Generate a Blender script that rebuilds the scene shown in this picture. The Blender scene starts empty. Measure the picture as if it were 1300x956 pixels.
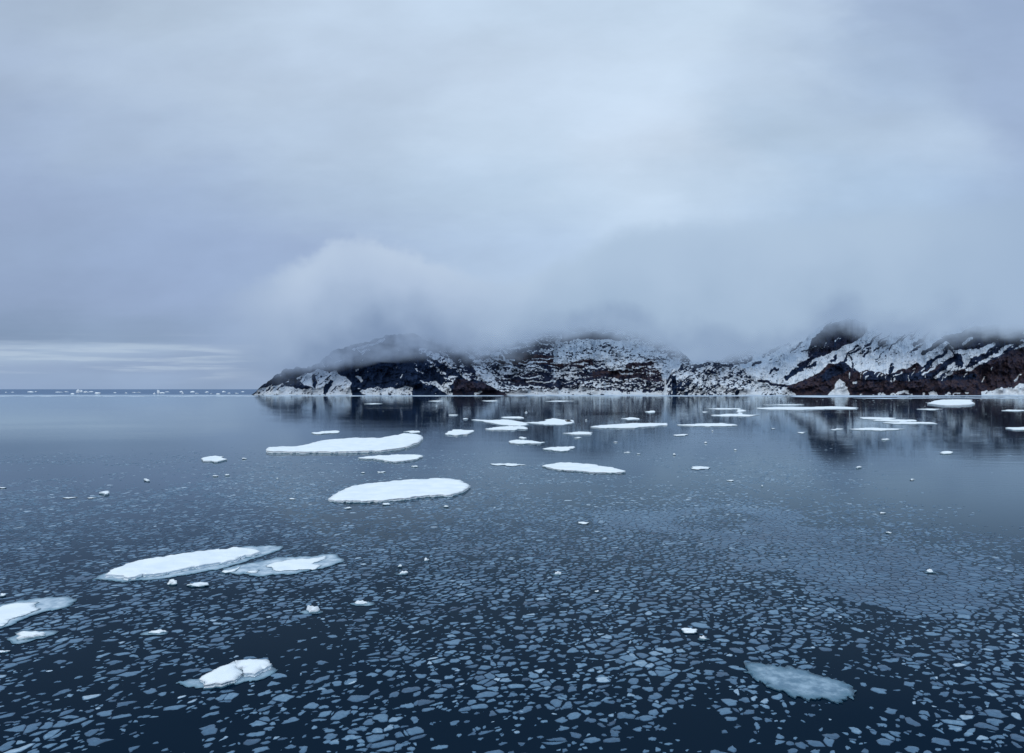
import bpy, math, random
import numpy as np
from mathutils import Vector
from mathutils.geometry import delaunay_2d_cdt

random.seed(7)
rng = np.random.default_rng(11)
sc = bpy.context.scene
COL = sc.collection

# ------------------------------------------------------------------ survey
# Bearings and depressions were measured with a lens of F units focal length
# from an eye CAM_H metres above the sea.
F = 867.0
CX, HY = 650.0, 494.0
CAM_H = 12.0


def ground(px, py, z=0.0):
    """Point of the level z seen along one measured bearing."""
    Y = F * (CAM_H - z) / (py - HY)
    return ((px - CX) / F * Y, Y)


# ------------------------------------------------------------------ noise
def _hash(ix, iy, seed):
    h = (ix.astype(np.int64) * 374761393 + iy.astype(np.int64) * 668265263 + seed * 982451653) & 0xFFFFFFFF
    h = ((h ^ (h >> 13)) * 1274126177) & 0xFFFFFFFF
    h = h ^ (h >> 16)
    return (h & 0xFFFFFF) / float(0xFFFFFF)


def vnoise(x, y, seed=0):
    x = np.asarray(x, dtype=float); y = np.asarray(y, dtype=float)
    ix = np.floor(x); iy = np.floor(y)
    fx = x - ix; fy = y - iy
    ux = fx * fx * fx * (fx * (fx * 6 - 15) + 10); uy = fy * fy * fy * (fy * (fy * 6 - 15) + 10)
    a = _hash(ix, iy, seed); b = _hash(ix + 1, iy, seed)
    c = _hash(ix, iy + 1, seed); d = _hash(ix + 1, iy + 1, seed)
    return (a + (b - a) * ux) * (1 - uy) + (c + (d - c) * ux) * uy


def fbm(x, y, oct=4, seed=0, gain=0.5):
    s = 0.0; amp = 1.0; tot = 0.0
    x = np.asarray(x, dtype=float); y = np.asarray(y, dtype=float)
    for o in range(oct):
        s = s + amp * vnoise(x, y, seed + o * 17)
        tot += amp; amp *= gain
        x, y = x * 1.93 + y * 0.43, y * 1.93 - x * 0.43
    return s / tot


def sstep(a, b, x):
    t = np.clip((x - a) / (b - a), 0, 1)
    return t * t * (3 - 2 * t)


def inpoly(x, y, poly):
    r = np.zeros(np.shape(x), dtype=bool)
    n = len(poly)
    for i in range(n):
        x1, y1 = poly[i]; x2, y2 = poly[(i + 1) % n]
        if y1 == y2:
            continue
        c = ((y1 > y) != (y2 > y)) & (x < (x2 - x1) * (y - y1) / (y2 - y1) + x1)
        r ^= c
    return r


def dseg(x, y, pts):
    d = np.full(np.shape(x), 1e9)
    for (x1, y1), (x2, y2) in zip(pts[:-1], pts[1:]):
        vx, vy = x2 - x1, y2 - y1
        t = np.clip(((x - x1) * vx + (y - y1) * vy) / (vx * vx + vy * vy + 1e-9), 0, 1)
        d = np.minimum(d, np.hypot(x - x1 - t * vx, y - y1 - t * vy))
    return d


# ------------------------------------------------------------------ nodes
class NT:
    def __init__(self, tree):
        self.t = tree; tree.nodes.clear()

    def n(self, kind, **kw):
        nd = self.t.nodes.new(kind)
        for k, v in kw.items():
            setattr(nd, k, v)
        return nd

    def put(self, sock, v):
        if isinstance(v, bpy.types.NodeSocket):
            self.t.links.new(v, sock)
        else:
            sock.default_value = v

    def m(self, op, a, b=0.0, c=None, clamp=False):
        nd = self.n('ShaderNodeMath', operation=op, use_clamp=clamp)
        self.put(nd.inputs[0], a); self.put(nd.inputs[1], b)
        if c is not None:
            self.put(nd.inputs[2], c)
        return nd.outputs[0]

    def rng(self, v, a, b, c=0.0, d=1.0, smooth=True):
        nd = self.n('ShaderNodeMapRange', interpolation_type='SMOOTHSTEP' if smooth else 'LINEAR')
        self.put(nd.inputs['Value'], v)
        for k, x in (('From Min', a), ('From Max', b), ('To Min', c), ('To Max', d)):
            self.put(nd.inputs[k], x)
        return nd.outputs[0]

    def noise(self, vec, scale, detail=4.0, rough=0.5, dist=0.0):
        nd = self.n('ShaderNodeTexNoise')
        self.put(nd.inputs['Vector'], vec)
        nd.inputs['Scale'].default_value = scale; nd.inputs['Detail'].default_value = detail
        nd.inputs['Roughness'].default_value = rough; nd.inputs['Distortion'].default_value = dist
        return nd.outputs[0]

    def ramp(self, f, stops, interp='LINEAR'):
        nd = self.n('ShaderNodeValToRGB')
        cr = nd.color_ramp; cr.interpolation = interp
        while len(cr.elements) < len(stops):
            cr.elements.new(0.5)
        for e, (p, c) in zip(cr.elements, stops):
            e.position = p; e.color = (c[0], c[1], c[2], 1.0)
        self.put(nd.inputs[0], f)
        return nd.outputs[0]

    def mix(self, f, a, b, blend='MIX'):
        nd = self.n('ShaderNodeMix', data_type='RGBA', blend_type=blend)
        self.put(nd.inputs[0], f)
        for s, v in ((nd.inputs[6], a), (nd.inputs[7], b)):
            self.put(s, v if isinstance(v, bpy.types.NodeSocket) else (v[0], v[1], v[2], 1.0))
        return nd.outputs[2]

    def xyz(self, v):
        nd = self.n('ShaderNodeSeparateXYZ'); self.put(nd.inputs[0], v)
        return nd.outputs

    def vec(self, x, y, z):
        nd = self.n('ShaderNodeCombineXYZ')
        for i, v in enumerate((x, y, z)):
            self.put(nd.inputs[i], v)
        return nd.outputs[0]

    def mixsh(self, f, a, b):
        nd = self.n('ShaderNodeMixShader'); self.put(nd.inputs[0], f)
        self.put(nd.inputs[1], a); self.put(nd.inputs[2], b)
        return nd.outputs[0]


def lin(r, g, b):
    f = lambda c: (c / 255.0) / 12.92 if c <= 10.3 else ((c / 255.0 + 0.055) / 1.055) ** 2.4
    return (f(r), f(g), f(b))


def material(name):
    m = bpy.data.materials.new(name); m.use_nodes = True
    nt = NT(m.node_tree)
    out = nt.n('ShaderNodeOutputMaterial')
    return m, nt, out


# ------------------------------------------------------------------ world
SUN_EL, SUN_AZ = math.radians(32), math.radians(205)      # high, behind the viewer's left shoulder
W = bpy.data.worlds.new("World"); sc.world = W; W.use_nodes = True
nt = NT(W.node_tree)
out = nt.n('ShaderNodeOutputWorld')
bg = nt.n('ShaderNodeBackground')
SKY_STRENGTH = 0.1
tc = nt.n('ShaderNodeTexCoord')
gx, gy, gz = nt.xyz(tc.outputs['Generated'])
ay = nt.m('MAXIMUM', nt.m('ABSOLUTE', gy), 0.35)
U = nt.m('DIVIDE', gx, ay)
V = nt.m('DIVIDE', gz, ay)
# slow warp, so the layers of the overcast do not run straight
wv = nt.vec(nt.m('MULTIPLY', U, 1.0), nt.m('MULTIPLY', V, 2.0), gy)
n1 = nt.m('SUBTRACT', nt.noise(wv, 2.6, 5, 0.55), 0.5)
n2 = nt.m('SUBTRACT', nt.noise(nt.vec(nt.m('MULTIPLY', U, 1.0), nt.m('MULTIPLY', V, 2.6), nt.m('ADD', gy, 5.0)), 3.2, 6, 0.58), 0.5)
hz = nt.rng(V, 0.03, 0.22, 0.10, 1.0)
Uw = nt.m('ADD', U, nt.m('MULTIPLY', nt.m('MULTIPLY', n1, 0.42), hz))
Vw = nt.m('ADD', V, nt.m('MULTIPLY', nt.m('MULTIPLY', n2, 0.10), hz))
# extra pull close to the horizon: long thin streaks
st = nt.m('SUBTRACT', nt.noise(nt.vec(nt.m('MULTIPLY', U, 1.0), nt.m('MULTIPLY', V, 16.0), gy), 5.0, 5, 0.6), 0.5)
Vw = nt.m('ADD', Vw, nt.m('MULTIPLY', nt.m('MULTIPLY', st, 0.028), nt.rng(V, 0.0, 0.1, 0.25, 1.0)))
f = nt.m('ADD', nt.m('MULTIPLY', Uw, 0.5 / 0.85), 0.5)         # U -0.85..0.85 -> 0..1


def pos(px):
    return ((px - CX) / F) * 0.5 / 0.85 + 0.5


ROWS = [  # (survey row, [(bearing, colour)...])
    (494, [(0, (142, 162, 196)), (200, (143, 163, 196)), (320, (145, 165, 198)), (600, (150, 170, 202)), (1300, (150, 170, 203))]),
    (478, [(0, (143, 163, 196)), (150, (148, 168, 201)), (320, (147, 166, 199)), (600, (152, 172, 204)), (1300, (150, 170, 203))]),
    (468, [(0, (147, 166, 198)), (200, (142, 161, 195)), (320, (148, 167, 200)), (600, (152, 172, 204)), (1300, (152, 172, 205))]),
    (455, [(0, (160, 179, 207)), (110, (155, 174, 204)), (200, (145, 164, 197)), (320, (145, 165, 198)), (600, (156, 176, 207)), (1300, (154, 175, 208))]),
    (444, [(0, (152, 171, 202)), (60, (160, 179, 208)), (200, (158, 177, 207)), (280, (148, 167, 201)), (600, (160, 180, 210)), (1300, (156, 176, 209))]),
    (428, [(0, (130, 150, 182)), (150, (138, 158, 190)), (320, (147, 167, 202)), (600, (165, 184, 213)), (900, (164, 185, 214)), (1300, (158, 178, 211))]),
    (380, [(0, (144, 162, 196)), (200, (148, 166, 201)), (400, (153, 172, 206)), (640, (174, 193, 221)), (900, (169, 190, 219)), (1100, (162, 184, 214)), (1300, (158, 178, 210))]),
    (320, [(0, (148, 166, 199)), (200, (149, 167, 201)), (400, (156, 174, 208)), (640, (174, 193, 221)), (780, (180, 199, 225)), (900, (174, 194, 222)), (1100, (166, 187, 216)), (1300, (162, 182, 213))]),
    (250, [(0, (150, 167, 200)), (200, (156, 174, 206)), (400, (170, 188, 215)), (640, (184, 203, 228)), (800, (193, 210, 233)), (900, (188, 206, 230)), (1050, (170, 191, 219)), (1300, (160, 180, 212))]),
    (170, [(0, (157, 174, 204)), (200, (166, 183, 211)), (400, (181, 198, 223)), (640, (194, 211, 234)), (850, (200, 215, 237)), (980, (180, 199, 224)), (1150, (178, 196, 222)), (1300, (158, 176, 208))]),
    (90, [(0, (164, 180, 207)), (200, (174, 190, 215)), (400, (186, 202, 226)), (640, (196, 212, 235)), (850, (196, 212, 234)), (980, (188, 205, 229)), (1120, (167, 186, 215)), (1300, (157, 175, 207))]),
    (10, [(0, (166, 182, 207)), (200, (177, 193, 216)), (400, (187, 203, 226)), (640, (192, 209, 232)), (900, (193, 210, 232)), (1050, (181, 198, 223)), (1150, (160, 178, 208)), (1300, (151, 169, 201))]),
]
cur = None
for (py, stops) in ROWS:
    c = nt.ramp(f, [(max(0.0, min(1.0, pos(p))), lin(*q)) for p, q in stops], 'EASE')
    v = (HY - py) / F
    if cur is None:
        cur = c; vprev = v
    else:
        cur = nt.mix(nt.rng(Vw, vprev, v), cur, c); vprev = v
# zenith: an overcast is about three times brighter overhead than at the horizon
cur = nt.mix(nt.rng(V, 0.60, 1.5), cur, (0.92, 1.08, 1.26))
# fine wispiness
fine = nt.noise(nt.vec(U, nt.m('MULTIPLY', V, 2.2), gy), 7.0, 8, 0.6)
soft = nt.noise(nt.vec(nt.m('ADD', U, nt.m('MULTIPLY', V, -0.8)), nt.m('MULTIPLY', V, 2.4), gy), 3.0, 5, 0.5)
k = nt.m('ADD', nt.rng(fine, 0.3, 0.7, 0.968, 1.032, False), nt.rng(soft, 0.3, 0.7, -0.075, 0.075, False))
cc = nt.n('ShaderNodeCombineXYZ')
for i in range(3):
    nt.put(cc.inputs[i], k)
cur = nt.mix(1.0, cur, cc.outputs[0], 'MULTIPLY')
cur = nt.mix(1.0, cur, (1.035, 1.06, 1.035), 'MULTIPLY')
band = nt.noise(nt.vec(nt.m('MULTIPLY', U, 1.0), nt.m('MULTIPLY', V, 22.0), nt.m('ADD', gy, 2.0)), 3.4, 5, 0.55)
bw = nt.m('MULTIPLY', nt.m('MULTIPLY', nt.rng(V, 0.004, 0.03), nt.rng(V, 0.055, 0.085, 1.0, 0.0)), nt.rng(U, -0.30, -0.45))
cur = nt.mix(nt.m('MULTIPLY', nt.rng(band, 0.47, 0.60), nt.m('MULTIPLY', nt.m('MULTIPLY', bw, 0.62), nt.rng(nt.noise(nt.vec(nt.m('MULTIPLY', U, 3.0), nt.m('MULTIPLY', V, 30.0), gy), 2.2, 4, 0.6), 0.38, 0.6, 0.25, 1.0))), cur, lin(184, 202, 222))
# clear air above the overcast, seen through it only faintly
sky = nt.n('ShaderNodeTexSky', sky_type='NISHITA', sun_disc=False)
sky.sun_elevation = SUN_EL; sky.sun_rotation = SUN_AZ
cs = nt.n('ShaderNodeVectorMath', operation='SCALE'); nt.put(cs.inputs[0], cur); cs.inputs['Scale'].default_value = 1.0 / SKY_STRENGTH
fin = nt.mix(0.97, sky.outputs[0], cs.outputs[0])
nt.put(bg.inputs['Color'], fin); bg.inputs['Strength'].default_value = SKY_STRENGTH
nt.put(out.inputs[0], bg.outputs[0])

sun = bpy.data.lights.new("sun", 'SUN'); sun.energy = 0.85; sun.angle = math.radians(25); sun.color = (1.0, 0.985, 0.95)
so = bpy.data.objects.new("sun", sun); COL.objects.link(so)
sd = Vector((math.sin(SUN_AZ) * math.cos(SUN_EL), math.cos(SUN_AZ) * math.cos(SUN_EL), math.sin(SUN_EL)))
so.rotation_euler = sd.to_track_quat('Z', 'Y').to_euler()

# ------------------------------------------------------------------ camera
cam = bpy.data.cameras.new("camera"); co = bpy.data.objects.new("camera", cam); COL.objects.link(co)
cam.sensor_width = 36.0; cam.sensor_fit = 'HORIZONTAL'; cam.lens = 36.0 * F / 1300.0
co.location = (0, 0, CAM_H); co.rotation_euler = (math.radians(90), 0, 0)
cam.shift_y = (HY - 478.0) / 1300.0
cam.clip_start = 0.5; cam.clip_end = 120000
sc.camera = co

# ------------------------------------------------------------------ helpers
def mesh_obj(name, verts, faces, mats, parent=None, smooth=True, label=None, cat=None, group=None, kind=None, loc=None):
    me = bpy.data.meshes.new(name)
    me.from_pydata([tuple(v) for v in verts] if not isinstance(verts, list) else verts, [], faces)
    for m in (mats if isinstance(mats, (list, tuple)) else [mats]):
        me.materials.append(m)
    if smooth:
        me.polygons.foreach_set('use_smooth', [True] * len(me.polygons))
    me.update()
    o = bpy.data.objects.new(name, me); COL.objects.link(o)
    if parent:
        o.parent = parent
    if loc is not None:
        o.location = loc
    tag(o, label, cat, group, kind)
    return o


def tag(o, label=None, cat=None, group=None, kind=None):
    if label: o['label'] = label
    if cat: o['category'] = cat
    if group: o['group'] = group
    if kind: o['kind'] = kind
    return o


def attr(o, name, vals):
    a = o.data.attributes.new(name, 'FLOAT', 'POINT')
    a.data.foreach_set('value', np.asarray(vals, dtype=np.float32).ravel())


# ------------------------------------------------------------------ materials
def mat_water():
    m, nt, out = material("sea_water")
    geo = nt.n('ShaderNodeNewGeometry'); P = geo.outputs['Position']
    x, y, z = nt.xyz(P)
    # ripples: fine capillary ripple, in patches, plus a slow undulation
    patch = nt.noise(nt.vec(nt.m('MULTIPLY', x, 0.006), nt.m('MULTIPLY', y, 0.016), 0.0), 1.0, 4, 0.6, 0.6)
    pm = nt.rng(patch, 0.44, 0.62, 0.12, 1.0)
    r1 = nt.noise(nt.vec(nt.m('MULTIPLY', x, 0.55), y, 0.0), 1.6, 3, 0.55)
    r2 = nt.noise(nt.vec(nt.m('MULTIPLY', x, 0.22), y, 3.0), 0.42, 3, 0.5)
    r3 = nt.noise(nt.vec(nt.m('MULTIPLY', x, 0.3), y, 7.0), 0.09, 2, 0.5)
    hgt = nt.m('ADD', nt.m('MULTIPLY', nt.m('MULTIPLY', r1, pm), 0.0105), nt.m('MULTIPLY', r2, 0.0105))
    hgt = nt.m('ADD', hgt, nt.m('MULTIPLY', r3, 0.022))
    bump = nt.n('ShaderNodeBump'); bump.inputs['Strength'].default_value = 1.0
    bump.inputs['Distance'].default_value = 1.0
    nt.put(bump.inputs['Height'], hgt)
    nearfade = nt.rng(y, 20.0, 120.0, 0.5, 1.0)
    nt.put(bump.inputs['Strength'], nearfade)
    gl = nt.n('ShaderNodeBsdfGlossy'); gl.inputs['Roughness'].default_value = 0.05
    nt.put(gl.inputs['Normal'], bump.outputs[0])
    fr = nt.n('ShaderNodeFresnel'); fr.inputs['IOR'].default_value = 1.33
    nt.put(gl.inputs['Color'], nt.mix(nt.rng(fr.outputs[0], 0.25, 0.75), (0.76, 0.91, 1.0), (0.86, 0.95, 1.0)))
    body = nt.n('ShaderNodeBsdfDiffuse'); body.inputs['Color'].default_value = (0.0010, 0.0086, 0.0215, 1)
    refl = nt.ramp(fr.outputs[0], [(0.0, (0, 0, 0)), (0.10, (.018,) * 3), (0.20, (.062,) * 3), (0.30, (.19,) * 3), (0.47, (.46,) * 3), (0.70, (.72,) * 3), (1.0, (.95,) * 3)])
    near = nt.mixsh(refl, body.outputs[0], gl.outputs[0])
    # open sea beyond the ice edge: wind-ruffled, its darker reflection painted as matt colour
    rough = nt.n('ShaderNodeBsdfDiffuse')
    sn = nt.noise(nt.vec(nt.m('MULTIPLY', x, 0.004), nt.m('MULTIPLY', y, 0.002), 0.0), 1.0, 4, 0.6)
    nt.put(rough.inputs['Color'], nt.mix(nt.rng(sn, 0.3, 0.7), (0.075, 0.125, 0.225), (0.11, 0.165, 0.27)))
    far = nt.mixsh(0.25, rough.outputs[0], gl.outputs[0])
    nt.put(out.inputs[0], nt.mixsh(nt.rng(y, 1460, 1560), near, far))
    return m


def mat_rock():
    m, nt, out = material("snowy_rock")
    geo = nt.n('ShaderNodeNewGeometry'); P = geo.outputs['Position']
    sn = nt.n('ShaderNodeAttribute', attribute_name='snow').outputs['Fac']
    br = nt.n('ShaderNodeAttribute', attribute_name='brown').outputs['Fac']
    a = nt.noise(P, 0.09, 6, 0.65)
    b = nt.noise(P, 0.35, 5, 0.7)
    dark = nt.mix(nt.rng(a, 0.35, 0.65), (0.006, 0.018, 0.050), (0.017, 0.038, 0.088))  # distance haze painted in: dark rock tones shifted to blue
    brn = nt.mix(nt.rng(b, 0.32, 0.62), (0.016, 0.022, 0.042), (0.112, 0.063, 0.052))
    rock = nt.mix(nt.m('MULTIPLY', br, nt.rng(a, 0.38, 0.55, 0.35, 1.0)), dark, brn)
    rock = nt.mix(nt.rng(b, 0.55, 0.8, 0, 0.5), rock, (0.10, 0.12, 0.16))
    snow = nt.mix(nt.rng(a, 0.3, 0.7), (0.76, 0.84, 0.92), (0.90, 0.94, 0.97))
    s2 = nt.m('ADD', sn, nt.m('MULTIPLY', nt.m('SUBTRACT', b, 0.5), 0.55))
    fac = nt.rng(s2, 0.45, 0.56)
    p = nt.n('ShaderNodeBsdfPrincipled')
    nt.put(p.inputs['Base Color'], nt.mix(fac, rock, snow))
    p.inputs['Roughness'].default_value = 0.9
    p.inputs['Specular IOR Level'].default_value = 0.15
    bp = nt.n('ShaderNodeBump'); bp.inputs['Strength'].default_value = 0.35; bp.inputs['Distance'].default_value = 2.0
    nt.put(bp.inputs['Height'], b)
    nt.put(p.inputs['Normal'], bp.outputs[0])
    nt.put(out.inputs[0], p.outputs[0])
    return m


def mat_snow():
    m, nt, out = material("floe_snow")
    geo = nt.n('ShaderNodeNewGeometry'); P = geo.outputs['Position']
    x, y, z = nt.xyz(P)
    a = nt.noise(P, 0.5, 5, 0.6)
    b = nt.noise(P, 5.0, 4, 0.6)
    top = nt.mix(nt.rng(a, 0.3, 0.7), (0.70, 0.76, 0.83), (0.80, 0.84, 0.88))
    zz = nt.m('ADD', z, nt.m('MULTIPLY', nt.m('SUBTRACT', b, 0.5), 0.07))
    low = nt.mix(nt.rng(zz, 0.02, 0.10), (0.04, 0.11, 0.16), (0.36, 0.54, 0.62))  # teal ice, with the undercut's shade painted dark towards the waterline
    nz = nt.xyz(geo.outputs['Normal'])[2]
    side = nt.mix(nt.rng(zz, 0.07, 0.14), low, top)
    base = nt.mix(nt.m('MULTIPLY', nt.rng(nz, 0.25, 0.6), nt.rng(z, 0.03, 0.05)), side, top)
    p = nt.n('ShaderNodeBsdfPrincipled')
    nt.put(p.inputs['Base Color'], base); p.inputs['Roughness'].default_value = 0.75
    p.inputs['Specular IOR Level'].default_value = 0.2
    bp = nt.n('ShaderNodeBump'); bp.inputs['Strength'].default_value = 0.5; bp.inputs['Distance'].default_value = 0.06
    nt.put(bp.inputs['Height'], nt.m('ADD', nt.m('MULTIPLY', b, 0.5), a)); nt.put(p.inputs['Normal'], bp.outputs[0])
    nt.put(out.inputs[0], p.outputs[0])
    return m


def mat_ledge(sunk=False):
    m, nt, out = material("sunken_ice" if sunk else "wet_ice_ledge")
    geo = nt.n('ShaderNodeNewGeometry'); P = geo.outputs['Position']
    a = nt.noise(P, 1.3, 6, 0.65)
    e = nt.n('ShaderNodeAttribute', attribute_name='rim').outputs['Fac']
    c = nt.mix(nt.rng(a, 0.36, 0.64), (0.21, 0.31, 0.41), (0.50, 0.59, 0.68))
    if sunk:
        c = nt.mix(nt.rng(a, 0.38, 0.66), (0.07, 0.15, 0.23), (0.27, 0.38, 0.48))
    c = nt.mix(e, c, (0.05, 0.13, 0.20) if sunk else (0.12, 0.24, 0.33))
    p = nt.n('ShaderNodeBsdfPrincipled')
    nt.put(p.inputs['Base Color'], c); p.inputs['Roughness'].default_value = 0.35
    bp = nt.n('ShaderNodeBump'); bp.inputs['Strength'].default_value = 0.4; bp.inputs['Distance'].default_value = 0.05
    nt.put(bp.inputs['Height'], a); nt.put(p.inputs['Normal'], bp.outputs[0])
    nt.put(out.inputs[0], p.outputs[0])
    return m


def mat_thin():
    m, nt, out = material("thin_ice")
    t = nt.n('ShaderNodeAttribute', attribute_name='tone').outputs['Fac']
    geo = nt.n('ShaderNodeNewGeometry'); P = geo.outputs['Position']
    a = nt.noise(P, 6.0, 5, 0.65)
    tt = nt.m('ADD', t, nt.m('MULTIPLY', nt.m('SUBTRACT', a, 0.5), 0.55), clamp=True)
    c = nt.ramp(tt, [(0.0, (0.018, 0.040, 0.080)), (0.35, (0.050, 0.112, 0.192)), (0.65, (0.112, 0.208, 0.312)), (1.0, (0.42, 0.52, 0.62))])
    p = nt.n('ShaderNodeBsdfPrincipled')
    nt.put(p.inputs['Base Color'], c); p.inputs['Roughness'].default_value = 0.28
    p.inputs['IOR'].default_value = 1.3
    nt.put(out.inputs[0], p.outputs[0])
    return m


M_WATER, M_ROCK, M_SNOW, M_LEDGE, M_THIN = mat_water(), mat_rock(), mat_snow(), mat_ledge(), mat_thin()
M_SUNK = mat_ledge(True)

# ------------------------------------------------------------------ sea
S_ = 60000.0
mesh_obj('sea', [(-S_, -300, 0), (S_, -300, 0), (S_, S_, 0), (-S_, S_, 0)], [(0, 1, 2, 3)], M_WATER, smooth=False, kind='structure')

# ------------------------------------------------------------------ mountains
def paint(px, py, ops, base, streak):
    """snow and brown-rock amount over a mountain face."""
    wx = px + (fbm(px / 9, py / 9, 4, 3) - 0.5) * 9
    wy = py + (fbm(px / 9, py / 9, 4, 31) - 0.5) * 7
    s = np.full(px.shape, base[0]); k = np.full(px.shape, base[1]); b = np.full(px.shape, base[2])
    for op in ops:
        if op[0] == 'p':
            msk = inpoly(wx, wy, op[1])
        else:
            msk = dseg(wx, wy, op[1]) < op[5]
        s[msk] = op[2]; k[msk] = op[3]; b[msk] = op[4]
    ang = streak[0]; ca, sa = math.cos(ang), math.sin(ang)
    a = (wx * ca + wy * sa); c = (-wx * sa + wy * ca)
    n = fbm(a / (streak[1]), c / (streak[2]), 4, 77, 0.62)
    n2 = fbm(px / 2.3, py / 1.5, 3, 99, 0.7)
    n3 = fbm(px / 1.3, py / 0.9, 2, 131)
    val = s + k * ((n - 0.5) * 1.35 + (n2 - 0.5) * 1.5 + (n3 - 0.5) * 0.45)
    return np.clip(val, 0, 1), b


def hill(name, x0, x1, ridge, Y0, G, ops, base, streak, amp=14.0, seed=0, step=0.5, foot=501.4):
    xs = np.arange(x0, x1 + step, step)
    rx = np.array([p[0] for p in ridge]); ry = np.array([p[1] for p in ridge])
    top = np.interp(xs, rx, ry) + (fbm(xs / 7, xs * 0, 5, 5 + seed) - 0.5) * 7.0 * sstep(0, 20, foot - np.interp(xs, rx, ry))
    nrow = 200
    t = np.linspace(0, 1, nrow)
    PX, T = np.meshgrid(xs, t)
    y0 = np.interp(xs, [x0, x1], Y0) if isinstance(Y0, (tuple, list)) else np.full(xs.shape, float(Y0))
    foot_v = HY + F * (CAM_H + 1.5) / y0                 # 1.5 m under water
    FT = np.broadcast_to(foot_v, PX.shape)
    PY = FT + (np.broadcast_to(top, PX.shape) - FT) * T
    s, b = paint(PX, PY, ops, base, streak)
    relief = (fbm(PX / 26, PY / 20, 5, 200 + seed, 0.55) - 0.5) * 2
    ridgy = 1 - np.abs(fbm(PX / 13, PY / 30, 4, 300 + seed) - 0.5) * 4
    hgt = np.clip(FT - PY, 0, None)
    slope = G * (0.55 + 0.9 * sstep(0.35, 0.65, s))
    dy = np.diff(PY, axis=0, prepend=PY[:1])
    depth = np.cumsum(np.abs(dy) * slope, axis=0)
    damp = sstep(0, 12, hgt)
    Yd = np.broadcast_to(y0, PX.shape) + depth + damp * (relief * amp * 2 - ridgy * amp + (fbm(PX / 2.2, PY / 2.2, 3, 400 + seed) - .5) * 7)
    X = (PX - CX) / F * Yd
    Z = (HY - PY) / F * Yd + CAM_H
    # back slope
    nb = 6
    bx = []; 
    Xb = []; Yb = []; Zb = []
    for j in range(1, nb + 1):
        q = j / nb
        Yb.append(Yd[-1] + 160 * q); Xb.append(X[-1] * (1 + 0.02 * q)); Zb.append(Z[-1] * (1 - q) - 2 * q)
    X = np.vstack([X] + [np.array(v)[None] for v in Xb]); Yd = np.vstack([Yd] + [np.array(v)[None] for v in Yb])
    Z = np.vstack([Z] + [np.array(v)[None] for v in Zb])
    s = np.vstack([s] + [s[-1:]] * nb); b = np.vstack([b] + [b[-1:]] * nb)
    R, C = X.shape
    V = np.stack([X.ravel(), Yd.ravel(), Z.ravel()], 1)
    idx = np.arange(R * C).reshape(R, C)
    Fc = np.stack([idx[:-1, :-1], idx[:-1, 1:], idx[1:, 1:], idx[1:, :-1]], -1).reshape(-1, 4)
    me = bpy.data.meshes.new(name)
    me.vertices.add(len(V)); me.vertices.foreach_set('co', V.astype(np.float32).ravel())
    me.loops.add(Fc.size); me.loops.foreach_set('vertex_index', Fc.astype(np.int32).ravel())
    me.polygons.add(len(Fc)); me.polygons.foreach_set('loop_start', np.arange(0, Fc.size, 4, dtype=np.int32))
    me.polygons.foreach_set('use_smooth', np.ones(len(Fc), dtype=bool))
    me.materials.append(M_ROCK); me.update(calc_edges=True); me.validate()
    o = bpy.data.objects.new(name, me); COL.objects.link(o)
    attr(o, 'snow', s); attr(o, 'brown', b)
    o['kind'] = 'structure'
    return o


D2 = math.radians
HEAD = [
    ('p', [(318, 503), (334, 500), (345, 491), (370, 482), (392, 474), (404, 469), (416, 474), (425, 470), (434, 477), (446, 485), (448, 503)], .84, .7, 0),
    ('p', [(318, 503), (326, 497), (345, 488), (340, 503)], .72, .9, 0),
    ('p', [(362, 491), (369, 478), (376, 480), (393, 491), (397, 495), (382, 493)], .08, .5, 0),
    ('p', [(394, 479), (400, 475), (404, 484), (400, 496), (397, 492)], .22, .6, 0),
    ('p', [(412, 489), (420, 482), (422, 485), (414, 501), (411, 500)], .12, .5, 0),
    ('l', [(366, 484), (352, 496)], .2, .8, 0, 1.3), ('l', [(380, 474), (368, 486)], .2, .6, 0, 2.2),
    ('p', [(446, 486), (448, 470), (456, 470), (457, 503), (447, 503)], .02, .2, 0),
    ('p', [(456, 491), (463, 496), (480, 491), (495, 492), (505, 493), (515, 489), (523, 494), (524, 503), (462, 503)], .74, 1.0, 0),
    ('l', [(455, 478), (459, 483)], .85, .3, 0, 1.3),
    ('p', [(534, 484), (541, 483), (555, 485), (562, 489), (574, 474), (581, 476), (577, 484), (570, 490), (574, 503), (566, 499), (556, 492), (540, 487)], .68, .9, 0),
    ('l', [(558, 472), (566, 474)], .7, .7, 0, 1.6),
    ('l', [(449, 443), (460, 441), (476, 436), (486, 430)], .62, .7, 0, 1.6),
    ('l', [(459, 446), (472, 445)], .6, .7, 0, 1.5),
    ('l', [(536, 446), (556, 451), (562, 457)], .66, .8, 0, 4.0),
    ('l', [(560, 453), (574, 466)], .5, .9, 0, 3.0),
    ('l', [(540, 452), (566, 478), (572, 486)], .42, .9, 0, 1.4),
    ('p', [(574, 503), (574, 487), (581, 481), (592, 480), (606, 485), (616, 487), (626, 492), (652, 503)], .0, .15, .55),
    ('l', [(604, 501), (612, 499)], .8, .2, 0, 1.2),
]
_r = random.Random(55)
for _k in range(11):
    _x = _r.uniform(335, 440); _y = _r.uniform(476, 499); _l = _r.uniform(3, 12)
    HEAD.append(('l', [(_x, _y), (_x + _l, _y - _l * _r.uniform(.7, 1.2))], .2, .7, 0, _r.uniform(.4, 1.0)))
for _k in range(16):
    _x = _r.uniform(340, 600); _y = _r.uniform(440, 482); _l = _r.uniform(3, 9)
    HEAD.append(('l', [(_x, _y), (_x + _l * _r.choice((-1, 1)), _y + _l * _r.uniform(.3, 1.0))], .7, .8, 0, _r.uniform(.4, .9)))
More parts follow.
